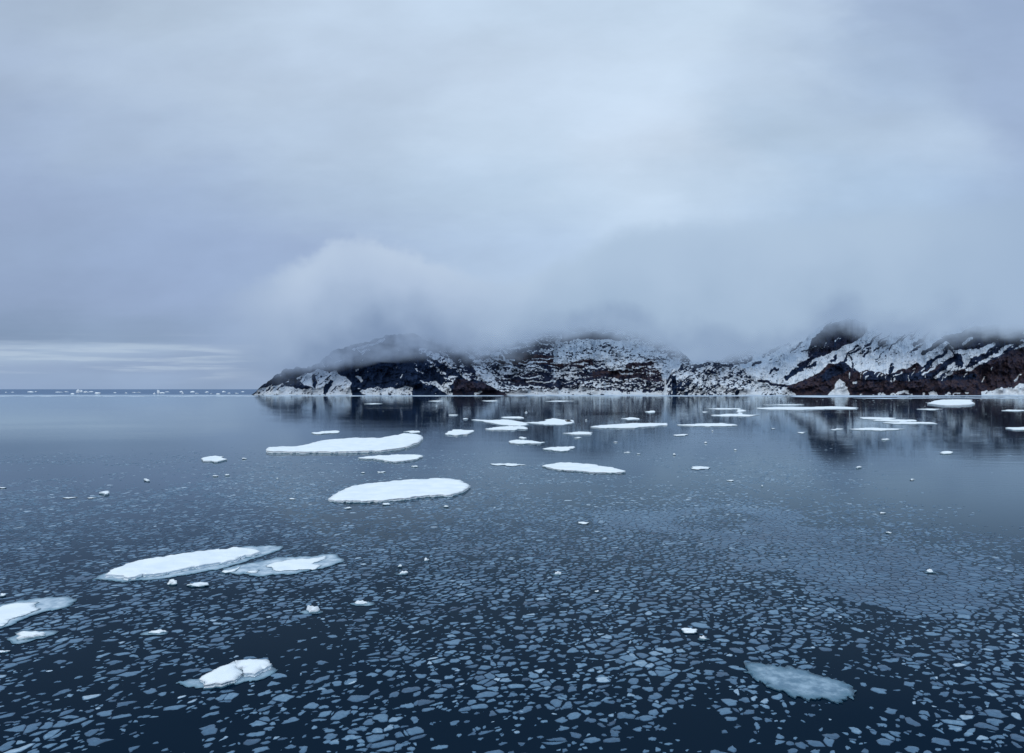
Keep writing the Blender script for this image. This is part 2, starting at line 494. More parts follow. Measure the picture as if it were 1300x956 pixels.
hill('headland', 312, 656, [(312, 503), (318, 502), (324, 498), (334, 488), (345, 481), (360, 470), (385, 466), (405, 462), (420, 447), (440, 440), (470, 433), (485, 428), (505, 424), (530, 424), (548, 436), (566, 456), (580, 474), (590, 480), (606, 484), (616, 487), (628, 493), (640, 499), (648, 503), (656, 503.5)],
     1450, 0.85, HEAD, (.11, .50, .03), (D2(-38), 13, 2.6), seed=1)

BLUFF = [
    ('p', [(480, 503), (480, 400), (600, 400), (610, 460), (600, 490)], .16, .75, .15),
    ('l', [(548, 450), (575, 462), (600, 490)], .55, .9, 0, 3.0),
    ('l', [(584, 458), (588, 478)], .62, .8, 0, 2.4),
    ('l', [(560, 446), (600, 486)], .45, .9, 0, 2.0),
    ('p', [(600, 463), (612, 466), (628, 481), (640, 503), (628, 503), (612, 484)], .72, .9, 0),
    ('p', [(600, 440), (640, 440), (640, 462), (600, 462)], .50, 1.0, .2),
    ('p', [(632, 462), (632, 452), (650, 448), (700, 452), (750, 455), (752, 464), (690, 464)], .03, .45, .9),
    ('p', [(630, 466), (750, 465), (790, 468), (790, 472), (640, 474)], .52, 1.0, .1),
    ('p', [(640, 474), (700, 472), (712, 492), (690, 491), (655, 488), (640, 480)], .10, .8, .2),
    ('p', [(700, 472), (750, 474), (750, 482), (705, 482)], .38, 1.0, .2),
    ('p', [(750, 470), (835, 470), (842, 480), (752, 480)], .04, .4, .9),
    ('p', [(700, 481), (842, 480), (846, 503), (700, 503)], .40, 1.25, .2),
    ('p', [(700, 482), (740, 481), (736, 490), (706, 491)], .10, .8, .1),
    ('p', [(705, 462), (700, 440), (712, 427), (760, 425), (800, 430), (830, 438), (852, 456), (842, 470), (800, 468), (750, 456)], .74, .95, .1),
    ('l', [(766, 432), (786, 456), (800, 462)], .5, .9, 0, 1.2),
    ('l', [(770, 462), (830, 466)], .72, .7, .1, 2.2),
    ('p', [(792, 464), (812, 460), (828, 460), (838, 470), (840, 484), (800, 480)], .12, .8, .7),
    ('p', [(712, 433), (716, 424), (740, 419), (790, 424), (793, 431), (750, 430)], .12, .6, .5),
    ('p', [(836, 462), (852, 456), (866, 456), (862, 503), (846, 503)], .80, .8, 0),
    ('p', [(640, 503), (642, 498.5), (665, 495), (690, 497), (700, 496), (745, 493), (760, 497), (800, 496.5), (850, 498), (850, 503)], .84, .9, 0),
]
_r = random.Random(21)
for _y in (457, 461, 466, 469, 474, 478.5, 484, 488, 492):
    _x = 612 + _r.uniform(0, 40)
    while _x < 838:
        _l = _r.uniform(10, 46); _dy = _r.uniform(-1.4, 1.4)
        BLUFF.append(('l', [(_x, _y + _r.uniform(-1, 1)), (_x + _l, _y + _dy)], _r.choice((.78, .72, .12, .6)), .7, .5, _r.uniform(.45, 1.1)))
        _x += _l + _r.uniform(2, 22)
for _k in range(16):
    _x = _r.uniform(545, 640); _y = _r.uniform(446, 478); _l = _r.uniform(5, 16)
    BLUFF.append(('l', [(_x, _y), (_x + _l, _y + _l * _r.uniform(.7, 1.1))], _r.choice((.75, .7, .15)), .7, .1, _r.uniform(.5, 1.1)))
hill('bluff', 478, 892, [(478, 470), (500, 440), (540, 425), (580, 418), (640, 410), (700, 400), (780, 402), (840, 425), (870, 450), (880, 462), (892, 490)],
     1475, 1.0, BLUFF, (.40, .9, .12), (D2(2), 15, 1.6), seed=2)

SNOWF = [
    ('p', [(905, 462), (925, 448), (960, 442), (952, 458), (930, 466)], .30, .9, 0),
    ('l', [(895, 458), (905, 461)], .2, .6, 0, 1.5), ('l', [(955, 461), (965, 459)], .2, .6, 0, 2),
    ('l', [(968, 452), (1000, 436)], .40, .9, 0, 2.0),
]
hill('snowfield', 820, 1090, [(820, 470), (850, 450), (880, 440), (920, 438), (960, 425), (1000, 410), (1040, 400), (1090, 400)],
     1640, 1.6, SNOWF, (.80, .45, 0), (D2(-30), 20, 3), seed=3, amp=10)

MOUNT = [
    # knob of dark rock dusted with snow
    ('p', [(846, 503), (846, 470), (858, 464), (880, 461), (930, 461), (944, 470), (960, 480), (958, 503)], .47, 1.25, .05),
    ('p', [(852, 503), (853, 478), (859, 476), (858, 503)], .08, .4, 0),
    ('l', [(868, 466), (900, 462), (930, 465)], .2, .9, 0, 2.6),
    ('l', [(884, 496), (890, 482)], .8, .5, 0, 1.6), ('l', [(866, 480), (874, 474)], .85, .5, 0, 3.5),
    ('p', [(955, 503), (960, 483), (975, 486), (1000, 489), (1016, 498), (1024, 503)], .72, 1.0, 0),
    ('p', [(932, 503), (938, 496), (956, 493), (965, 503)], .85, .6, 0),
    ('l', [(935, 500), (937, 497)], .0, .1, 0, 2.0),
    ('l', [(962, 484), (985, 487), (1012, 491)], .08, .4, .2, 1.8),
    ('l', [(1000, 478), (1024, 466), (1040, 455)], .15, .7, 0, 3.2),
    ('p', [(1012, 463), (1030, 452), (1052, 444), (1056, 452), (1036, 462), (1016, 467)], .06, .5, .2),
    ('p', [(1026, 440), (1036, 424), (1050, 412), (1076, 405), (1100, 410), (1100, 424), (1080, 436), (1060, 446), (1040, 450), (1026, 452)], .10, .55, .35),
    ('l', [(1030, 462), (1062, 446), (1092, 432)], .75, .5, 0, 2.6),
    # cliffs along the water
    ('p', [(1000, 490), (1018, 484), (1040, 472), (1052, 462), (1060, 460), (1070, 459), (1078, 466), (1090, 472), (1100, 470), (1108, 473), (1135, 474), (1150, 467), (1164, 460), (1172, 466), (1196, 462), (1218, 470), (1240, 462), (1262, 452), (1300, 440), (1420, 430), (1420, 503), (1010, 503)], .02, .25, .75),
    ('p', [(1040, 476), (1066, 458), (1078, 464), (1080, 470), (1060, 478), (1044, 486)], .02, .2, .1),
    ('p', [(1094, 482), (1100, 472), (1120, 476), (1160, 472), (1190, 476), (1218, 478), (1240, 474), (1240, 480), (1200, 484), (1160, 482), (1120, 484)], .02, .3, .1),
    ('l', [(1085, 470), (1080, 452), (1092, 444)], .3, .9, 0, 1.6),
    ('l', [(1072, 462), (1076, 452), (1088, 440)], .15, .7, 0, 1.6),
    ('l', [(1132, 472), (1134, 462)], .2, .6, 0, 2.4),
    ('l', [(1162, 436), (1170, 430)], .15, .7, 0, 2.2),
    # diagonal bands of the right hand slope
    ('l', [(1172, 448), (1190, 438), (1202, 430)], .10, .7, 0, 2.6),
    ('l', [(1168, 472), (1188, 456), (1206, 440)], .12, .7, 0, 2.4),
    ('p', [(1180, 476), (1196, 462), (1208, 454), (1212, 442), (1224, 460), (1214, 470), (1200, 480)], .06, .5, .1),
    ('p', [(1195, 428), (1225, 418), (1260, 412), (1300, 412), (1300, 430), (1262, 440), (1240, 446), (1220, 452), (1205, 436)], .10, .6, .15),
    ('l', [(1206, 442), (1222, 464)], .08, .5, 0, 2.2),
    ('l', [(1212, 448), (1240, 446), (1262, 438)], .82, .5, 0, 2.6),
    ('l', [(1224, 436), (1232, 428)], .8, .5, 0, 1.6),
    ('p', [(1226, 470), (1232, 456), (1262, 440), (1290, 432), (1300, 436), (1280, 448), (1250, 462)], .12, .8, .1),
    ('l', [(1228, 469), (1246, 460), (1272, 446), (1288, 434)], .74, .8, 0, 2.0),
    ('l', [(1186, 478), (1200, 470), (1212, 462)], .9, .3, 0, 1.9), ('l', [(1172, 476), (1186, 464)], .8, .4, 0, 1.3),
    ('l', [(1204, 474), (1214, 466)], .75, .6, 0, 2.4),
    ('l', [(1268, 438), (1300, 428)], .1, .5, 0, 4),
    ('p', [(1244, 503), (1246, 498), (1262, 494), (1285, 490), (1300, 487), (1420, 480), (1420, 503)], .84, .75, 0),
    ('p', [(1054, 498), (1060, 488), (1067, 480), (1074, 488), (1077, 499), (1076, 503), (1050, 503)], .88, .2, 0),
    ('l', [(1083, 485), (1087, 485)], .9, .1, 0, 1.4),
    ('l', [(1136, 499), (1152, 499)], .8, .4, 0, 1.0), ('l', [(1180, 499), (1186, 498)], .85, .3, 0, 1.5),
]
_r = random.Random(33)
for _k in range(38):
    _x = _r.uniform(945, 1235); _t = 462 - (_x - 945) * .16
    _y = _r.uniform(_t - 14, _t + 22); _l = _r.uniform(5, 20); _sl = _r.uniform(.55, 1.05)
    if _y > 474: continue
    MOUNT.insert(_k % 12 + 14, ('l', [(_x, _y), (_x + _l * .5, _y - _l * _sl * .55), (_x + _l, _y - _l * _sl)], _r.choice((.15, .25, .3)), .7, .05, _r.uniform(.5, 1.4)))
for _k in range(26):      # snow chutes let down over the cliff tops
    _x = _r.uniform(1050, 1300); _y = _r.uniform(466, 480); _l = _r.uniform(3, 12)
    MOUNT.append(('l', [(_x, _y), (_x - _l * _r.uniform(.1, .8), _y + _l * .6)], .8, .8, .1, _r.uniform(.4, .9)))
for _k in range(14):      # stranded blocks and snow patches at the foot
    _x = _r.uniform(1090, 1240); MOUNT.append(('l', [(_x, 500), (_x + _r.uniform(1, 6), 499.6)], .85, .3, 0, _r.uniform(.6, 1.5)))
hill('mountain', 843, 1480, [(843, 503), (848, 486), (853, 472), (862, 464), (880, 460), (905, 459), (930, 462), (944, 468), (958, 466), (980, 456), (1005, 443), (1030, 424), (1050, 408), (1075, 398), (1100, 398), (1200, 392), (1330, 380), (1480, 400)],
     1440, 0.95, MOUNT, (.82, .62, .0), (D2(-40), 16, 2.2), seed=4)

# ------------------------------------------------------------------ cloud bank
SC = 1450.0 / F


def cx_(px): return (px - CX) * SC
def cz_(py): return (HY - py) * SC + CAM_H


def curve_node(nt, src, pts, lo, hi, vlo, vhi):
    """piecewise-linear function of src through a colour ramp"""
    f = nt.rng(src, lo, hi, 0, 1, False)
    c = nt.ramp(f, [((a - lo) / (hi - lo), ((b - vlo) / (vhi - vlo),) * 3) for a, b in pts], 'EASE')
    s = nt.n('ShaderNodeSeparateColor'); nt.put(s.inputs[0], c)
    return nt.rng(s.outputs[0], 0, 1, vlo, vhi, False)


BASE = [(200, 456), (300, 466), (345, 470), (385, 466), (415, 455), (440, 441), (480, 427), (540, 431), (590, 440), (640, 438), (700, 420), (750, 411), (800, 419), (845, 436), (880, 446), (940, 444), (985, 436), (1025, 420), (1065, 404), (1095, 412), (1130, 424), (1180, 424), (1220, 416), (1300, 416), (1480, 405)]
TOP = [(200, 440), (255, 410), (300, 368), (345, 346), (395, 332), (435, 306), (470, 303), (510, 320), (560, 336), (610, 348), (660, 350), (720, 320), (800, 280), (1480, 240)]
m, nt, out = material("cloud_vapour")
geo = nt.n('ShaderNodeNewGeometry'); P = geo.outputs['Position']
x, y, z = nt.xyz(P)
na = nt.noise(P, 0.0085, 5, 0.55)
nb = nt.noise(nt.vec(x, y, nt.m('MULTIPLY', z, 1.6)), 0.022, 4, 0.6)


def sub(pts, n):   # a colour ramp holds 32 stops
    return pts[:n]


lo, hi = cx_(200), cx_(1480)
zb = curve_node(nt, x, [(cx_(a), cz_(b)) for a, b in BASE], lo, hi, cz_(480), cz_(380))
zt = curve_node(nt, x, [(cx_(a), cz_(b)) for a, b in TOP], lo, hi, cz_(460), cz_(220))
wob = nt.m('ADD', nt.m('MULTIPLY', nt.m('SUBTRACT', na, 0.5), 62.0), nt.m('MULTIPLY', nt.m('SUBTRACT', nb, 0.5), 60.0))
hb = nt.m('SUBTRACT', nt.m('ADD', z, wob), zb)
hb = nt.m('ADD', hb, nt.m('MULTIPLY', nt.m('SUBTRACT', nt.noise(nt.vec(nt.m('MULTIPLY', x, 0.6), y, z), 0.045, 4, 0.6), 0.5), 46.0))
low = nt.rng(hb, -56, 46)
low = nt.m('POWER', low, 2.2)
ht = nt.m('SUBTRACT', zt, nt.m('ADD', z, nt.m('MULTIPLY', wob, -0.75)))
soft_r = nt.rng(x, cx_(520), cx_(760), 42.0, 120.0)
nd_ = nt.noise(P, 0.05, 4, 0.6)
ht = nt.m('ADD', ht, nt.m('MULTIPLY', nt.m('SUBTRACT', nd_, 0.5), 62.0))
high = nt.rng(nt.m('DIVIDE', ht, soft_r), 0.0, 1.0)
left = nt.m('MULTIPLY', nt.rng(nt.m('ADD', x, nt.m('MULTIPLY', wob, 1.5)), cx_(240), cx_(470), 0.0, 1.0), 1.0)
left = nt.m('POWER', left, 1.6)
# a thinner scarf drifting in front of the dark massif
dsc = nt.m('MULTIPLY', nt.rng(nt.m('ABSOLUTE', nt.m('SUBTRACT', z, nt.m('ADD', nt.rng(x, cx_(390), cx_(540), cz_(458), cz_(444)), nt.m('MULTIPLY', wob, 0.55)))), 1.0, 32.0, 1.0, 0.0),
           nt.m('MULTIPLY', nt.rng(x, cx_(330), cx_(380)), nt.rng(x, cx_(520), cx_(570), 1.0, 0.0)))
dsc = nt.m('MULTIPLY', dsc, nt.rng(nb, 0.36, 0.60, 0.25, 1.0))
frontf = nt.rng(y, 1360, 1390)
dens = nt.m('MULTIPLY', nt.m('MULTIPLY', low, high), left)
dens = nt.m('ADD', nt.m('MULTIPLY', dens, 0.055), nt.m('MULTIPLY', dsc, 0.015))
dens = nt.m('MULTIPLY', dens, frontf)
# vapour glows by itself, shading painted in its colour: grey underside, light shoulders
hh = nt.m('DIVIDE', nt.m('SUBTRACT', z, zb), nt.m('MAXIMUM', nt.m('SUBTRACT', zt, zb), 20.0))
hh = nt.m('ADD', hh, nt.m('MULTIPLY', nt.m('SUBTRACT', na, 0.5), 0.9))
cl = nt.ramp(hh, [(0.0, lin(128, 150, 182)), (0.25, lin(153, 174, 203)), (0.6, lin(174, 193, 219)), (1.0, lin(185, 203, 226))])
cr = nt.ramp(hh, [(0.0, lin(142, 165, 195)), (0.2, lin(162, 185, 211)), (0.6, lin(172, 194, 219)), (1.0, lin(176, 198, 222))])
colr = nt.mix(nt.rng(x, cx_(520), cx_(760)), cl, cr)
colr = nt.mix(nt.rng(x, cx_(1080), cx_(1340)), colr, lin(159, 182, 210))
colr = nt.mix(nt.rng(x, cx_(420), cx_(230), 0, 0.75), colr, lin(148, 169, 199))
ab = nt.n('ShaderNodeVolumeAbsorption'); ab.inputs['Color'].default_value = (0, 0, 0, 1); nt.put(ab.inputs['Density'], dens)
em = nt.n('ShaderNodeEmission'); nt.put(em.inputs['Color'], colr); nt.put(em.inputs['Strength'], dens)
ad = nt.n('ShaderNodeAddShader'); nt.put(ad.inputs[0], ab.outputs[0]); nt.put(ad.inputs[1], em.outputs[0])
nt.put(out.inputs['Volume'], ad.outputs[0])
M_CLOUD = m

# shell that hugs the bank (the vapour fades out inside it)
pxs = np.linspace(225, 1480, 64)
bl = np.interp(pxs, [p[0] for p in BASE], [p[1] for p in BASE]); tl = np.interp(pxs, [p[0] for p in TOP], [p[1] for p in TOP])
vs = []; n = len(pxs)
for Yc in (1355.0, 1760.0):
    for i in range(n):
        vs.append((cx_(pxs[i]), Yc, cz_(bl[i]) - 55))
    for i in range(n):
        vs.append((cx_(pxs[i]), Yc, cz_(tl[i]) + 42))
fs = []
for i in range(n - 1):
    fs += [(i, i + 1, n + i + 1, n + i), (2 * n + i + 1, 2 * n + i, 3 * n + i, 3 * n + i + 1),
           (i + 1, i, 2 * n + i, 2 * n + i + 1), (n + i, n + i + 1, 3 * n + i + 1, 3 * n + i)]
fs += [(0, n, 3 * n, 2 * n), (n - 1, 3 * n - 1, 4 * n - 1, 2 * n - 1)]
mesh_obj('cloud', vs, fs, M_CLOUD, smooth=False, kind='structure')

# ------------------------------------------------------------------ floes
BLOCK = []      # outlines that keep the brash away


def refine(poly, step, jit, seed):
    """resample a closed outline and roughen it"""
    out = []
    n = len(poly); L = 0.0
    P = np.array(poly, dtype=float)
    for i in range(n):
        a, b = P[i], P[(i + 1) % n]
        d = np.hypot(*(b - a)); k = max(1, int(d / step))
        k = min(k, 60)
        for j in range(k):
            out.append(a + (b - a) * j / k)
    out = np.array(out)
    # one corner-cutting pass
    out = 0.25 * np.roll(out, 1, 0) + 0.5 * out + 0.25 * np.roll(out, -1, 0)
    nx = fbm(out[:, 0] / (step * 5) + seed, out[:, 1] / (step * 5), 4, seed, 0.6) - 0.5
    ny = fbm(out[:, 0] / (step * 5) + 40, out[:, 1] / (step * 5) + seed, 4, seed + 9, 0.6) - 0.5
    return out + np.stack([nx, ny], 1) * jit


def slab(name, outline, top, mat, parent=None, seed=0, lump=0.05, grid=None, bottom=-0.04, drop=0.14, rimattr=False, mound=0.0, **kw):
    """closed outline -> an ice slab with an uneven, rounded top. World coords."""
    c = outline.mean(0)
    o = outline - c
    top *= 0.85
    area = 0.5 * np.sum(o[:, 0] * np.roll(o[:, 1], -1) - np.roll(o[:, 0], -1) * o[:, 1])
    if area < 0:
        o = o[::-1]; area = -area
    if grid is None:
        grid = max(0.22, math.sqrt(area / 900.0))
    x0, y0 = o.min(0); x1, y1 = o.max(0)
    gx_, gy_ = np.meshgrid(np.arange(x0, x1, grid), np.arange(y0, y1, grid))
    gx_ = gx_.ravel() + (rng.random(gx_.size) - .5) * grid * .6; gy_ = gy_.ravel() + (rng.random(gy_.size) - .5) * grid * .6
    ins = inpoly(gx_, gy_, o.tolist())
    closed = [tuple(p) for p in o] + [tuple(o[0])]
    d = dseg(gx_, gy_, closed)
    ok = ins & (d > grid * 0.55)
    inner = np.stack([gx_[ok], gy_[ok]], 1)
    n = len(o)
    pts = [Vector((float(p[0]), float(p[1]))) for p in o] + [Vector((float(p[0]), float(p[1]))) for p in inner]
    edges = [(i, (i + 1) % n) for i in range(n)]
    r = delaunay_2d_cdt(pts, edges, [], 1, 1e-5)
    v2 = np.array([(v.x, v.y) for v in r[0]]); tris = [tuple(f) for f in r[2]]
    dd = dseg(v2[:, 0], v2[:, 1], closed)
    wx, wy = v2[:, 0] + c[0], v2[:, 1] + c[1]
    ew = max(grid * 0.8, 0.16)
    hz_ = top * (1 - drop + drop * sstep(0, ew, dd)) + lump * (fbm(wx / (4 * ew), wy / (4 * ew), 4, seed + 3) - 0.45) * sstep(0, ew * 1.5, dd)
    if mound:
        hz_ = hz_ + mound * sstep(0, math.sqrt(area) * 0.35, dd) * fbm(wx / 1.4, wy / 1.4, 3, seed + 21)
    hz_ = hz_ * (0.8 + 0.4 * vnoise(wx / (2.0 * ew), wy / (2.0 * ew), seed + 8))
    verts = [(float(a), float(b), float(h)) for (a, b), h in zip(v2, hz_)]
    # boundary loop
    cnt = {}
    for t in tris:
        for a, b in ((t[0], t[1]), (t[1], t[2]), (t[2], t[0])):
            cnt[(a, b)] = 1
    bnd = [(a, b) for (a, b) in cnt if (b, a) not in cnt]
    low = {}
    faces = list(tris)
    nz = max(0, 1)
    for a, b in bnd:
        for q in (a, b):
            if q not in low:
                p = verts[q]
                nrm = np.array(p[:2]); l = np.hypot(*nrm) + 1e-6
                und = (0.25 + rng.random()) * 0.09
                mid = len(verts); verts.append((p[0] - nrm[0] / l * und, p[1] - nrm[1] / l * und, p[2] * 0.45))
                bot = len(verts); verts.append((p[0] + nrm[0] / l * 0.02, p[1] + nrm[1] / l * 0.02, bottom))
                low[q] = (mid, bot)
        (m1, b1), (m2, b2) = low[a], low[b]
        faces += [(b, a, m1, m2), (m2, m1, b1, b2)]
    ob = mesh_obj(name, verts, faces, mat, parent=parent, loc=None if parent else (c[0], c[1], 0.0), **kw)
    ob.data.polygons.foreach_set('use_smooth', [i_ < len(tris) for i_ in range(len(faces))])
    if parent:
        ob.location = (c[0] - parent.location.x, c[1] - parent.location.y, 0)
    if rimattr:
        rim = np.zeros(len(verts)); rim[:len(dd)] = 1 - sstep(0.0, max(0.5, ew * 2), dd); rim[len(dd):] = 1
        attr(ob, 'rim', rim)
    return ob


def world_outline(pts, top, step_px=3.0, rough=1.0, seed=0):
    """survey outline of the upper edge -> horizontal outline on the water"""
    P = []
    n = len(pts)
    for i in range(n):
        a, b = pts[i], pts[(i + 1) % n]
        k = max(1, int(math.hypot(b[0] - a[0], (b[1] - a[1]) * 3) / step_px))
        for j in range(k):
            q = j / k
            P.append(ground(a[0] + (b[0] - a[0]) * q, a[1] + (b[1] - a[1]) * q, top))
    P = np.array(P)
    Y = P[:, 1].mean()
    s = step_px / F * Y
    P = 0.25 * np.roll(P, 1, 0) + 0.5 * P + 0.25 * np.roll(P, -1, 0)
    nx = fbm(P[:, 0] / (s * 4) + seed, P[:, 1] / (s * 8), 4, seed, 0.65) - 0.5
    ny = fbm(P[:, 0] / (s * 4) + 40, P[:, 1] / (s * 8) + seed, 4, seed + 9, 0.65) - 0.5
    return P + np.stack([nx * s * 3.4, ny * s * 6.0], 1) * rough + (rng.random(P.shape) - .5) * s * np.array([0.5, 1.2]) * rough


_seed = [100]


def floe(label, pts, top=0.28, ledge=None, snows=None, lump=0.07, group=None, name='ice_floe', mound=0.0, mat=None, rough=1.0, cat='ice floe', ledge_h=0.035):
    _seed[0] += 1; sd_ = _seed[0]
    if ledge is None:
        w = world_outline(pts, top, rough=rough, seed=sd_)
        BLOCK.append(w)
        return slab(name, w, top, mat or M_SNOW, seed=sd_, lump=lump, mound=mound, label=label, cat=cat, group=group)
    wl = world_outline(ledge, 0.0, rough=rough, seed=sd_ + 500)
    BLOCK.append(wl)
    c = wl.mean(0)
    e = bpy.data.objects.new(name, None); COL.objects.link(e); e.location = (c[0], c[1], 0); e.empty_display_size = 0.5
    tag(e, label, cat, group)
    slab('ice_ledge', wl, ledge_h, mat or M_LEDGE, parent=e, seed=sd_ + 1, lump=0.02, rimattr=True, bottom=-0.03)
    for i, s in enumerate([pts] if snows is None else snows):
        w = world_outline(s, top, rough=rough, seed=sd_ + 2 + i)
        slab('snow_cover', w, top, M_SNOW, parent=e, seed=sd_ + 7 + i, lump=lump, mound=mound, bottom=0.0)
    return e


# --- the big pans
floe('longest snow-covered ice floe, with a raised right end, above the middle of the lead',
     [(336, 569), (345, 566), (375, 565.5), (392, 563), (398, 560), (420, 557), (450, 555), (480, 555), (505, 551.5), (511, 549.5), (517, 549), (532, 551), (537, 557), (531, 562), (515, 566), (500, 569), (480, 571), (440, 572), (380, 572.5), (345, 572)], top=0.55, lump=0.25)
floe('smaller lumpy floe lying just below the longest snow-covered floe',
     [(455, 580), (480, 577.5), (490, 578), (505, 576), (520, 576.5), (537, 577), (533, 580.5), (520, 583), (505, 585.5), (492, 584.5), (478, 581.5), (465, 581.5)], top=0.32, lump=0.15)
floe('smooth broad oval floe of clean white snow in the centre left',
     [(417, 632), (424, 627), (436, 620), (450, 615), (480, 611), (520, 608), (552, 606), (575, 606.5), (590, 611), (598, 616), (590, 621.5), (578, 626), (560, 627.5), (540, 628), (510, 631.5), (480, 634), (440, 635), (425, 634)], top=0.36, lump=0.10)
floe('pointed white floe with a stepped upper edge, right of the centre',
     [(687, 590.5), (700, 588.5), (712, 586), (735, 587.5), (758, 589), (763, 591), (782, 593), (786, 595.5), (797, 598), (785, 599.5), (755, 599), (730, 597), (706, 595)], top=0.26, lump=0.06)
floe('long white floe with sharp snow edge and pale blue wet ledge in the left foreground', None, top=0.30, lump=0.08,
     ledge=[(117, 736), (126, 729), (142, 725), (190, 716), (250, 704), (310, 694), (344, 692.5), (362, 694.5), (350, 701), (334, 706), (318, 712), (280, 722), (240, 730), (200, 736), (155, 739)],
     snows=[[(135, 727), (148, 720), (160, 714), (185, 708), (220, 703), (262, 697), (305, 692.5), (318, 694), (330, 699), (322, 703), (308, 704), (300, 709), (270, 714), (240, 719), (215, 724), (180, 728), (158, 732), (146, 730)]])
floe('grey waterlogged floe with a patchy snow top, just right of the long foreground floe', None, top=0.09, lump=0.05, ledge_h=0.05,
     ledge=[(279, 723), (296, 719), (330, 713), (352, 709), (400, 706), (426, 703.5), (438, 712), (424, 718), (400, 724), (370, 729), (330, 731), (292, 730)],
     snows=[[(283, 723), (300, 721), (304, 719), (302, 724), (290, 727), (284, 726)],
            [(338, 718), (345, 713), (360, 710.5), (400, 707), (414, 705), (412, 709), (398, 714), (407, 718), (402, 721.5), (375, 723), (355, 724), (345, 721)],
            [(312, 724), (322, 722), (330, 723), (326, 727), (314, 726)]])
floe('flat floe with grey wet right end cut by the left edge of the photo', None, top=0.11, lump=0.05, ledge_h=0.05,
     ledge=[(-70, 800), (-60, 776), (0, 768), (40, 761), (70, 758.5), (92, 758), (96, 764), (84, 771), (60, 777), (34, 785), (14, 795), (-20, 804)],
     snows=[[(-60, 796), (-50, 780), (0, 769), (25, 764), (48, 763), (44, 768), (52, 772), (30, 780), (14, 785), (4, 793), (-30, 799)]])
floe('pale blue thin floe breaking the surface at the bottom right', None, mat=M_SUNK, rough=2.0, top=0.07, lump=0.04, ledge_h=0.06,
     ledge=[(941, 843), (962, 841.5), (985, 848), (1010, 850), (1042, 858), (1075, 868), (1092, 880), (1060, 892), (1010, 886), (975, 872), (955, 860)], snows=[])

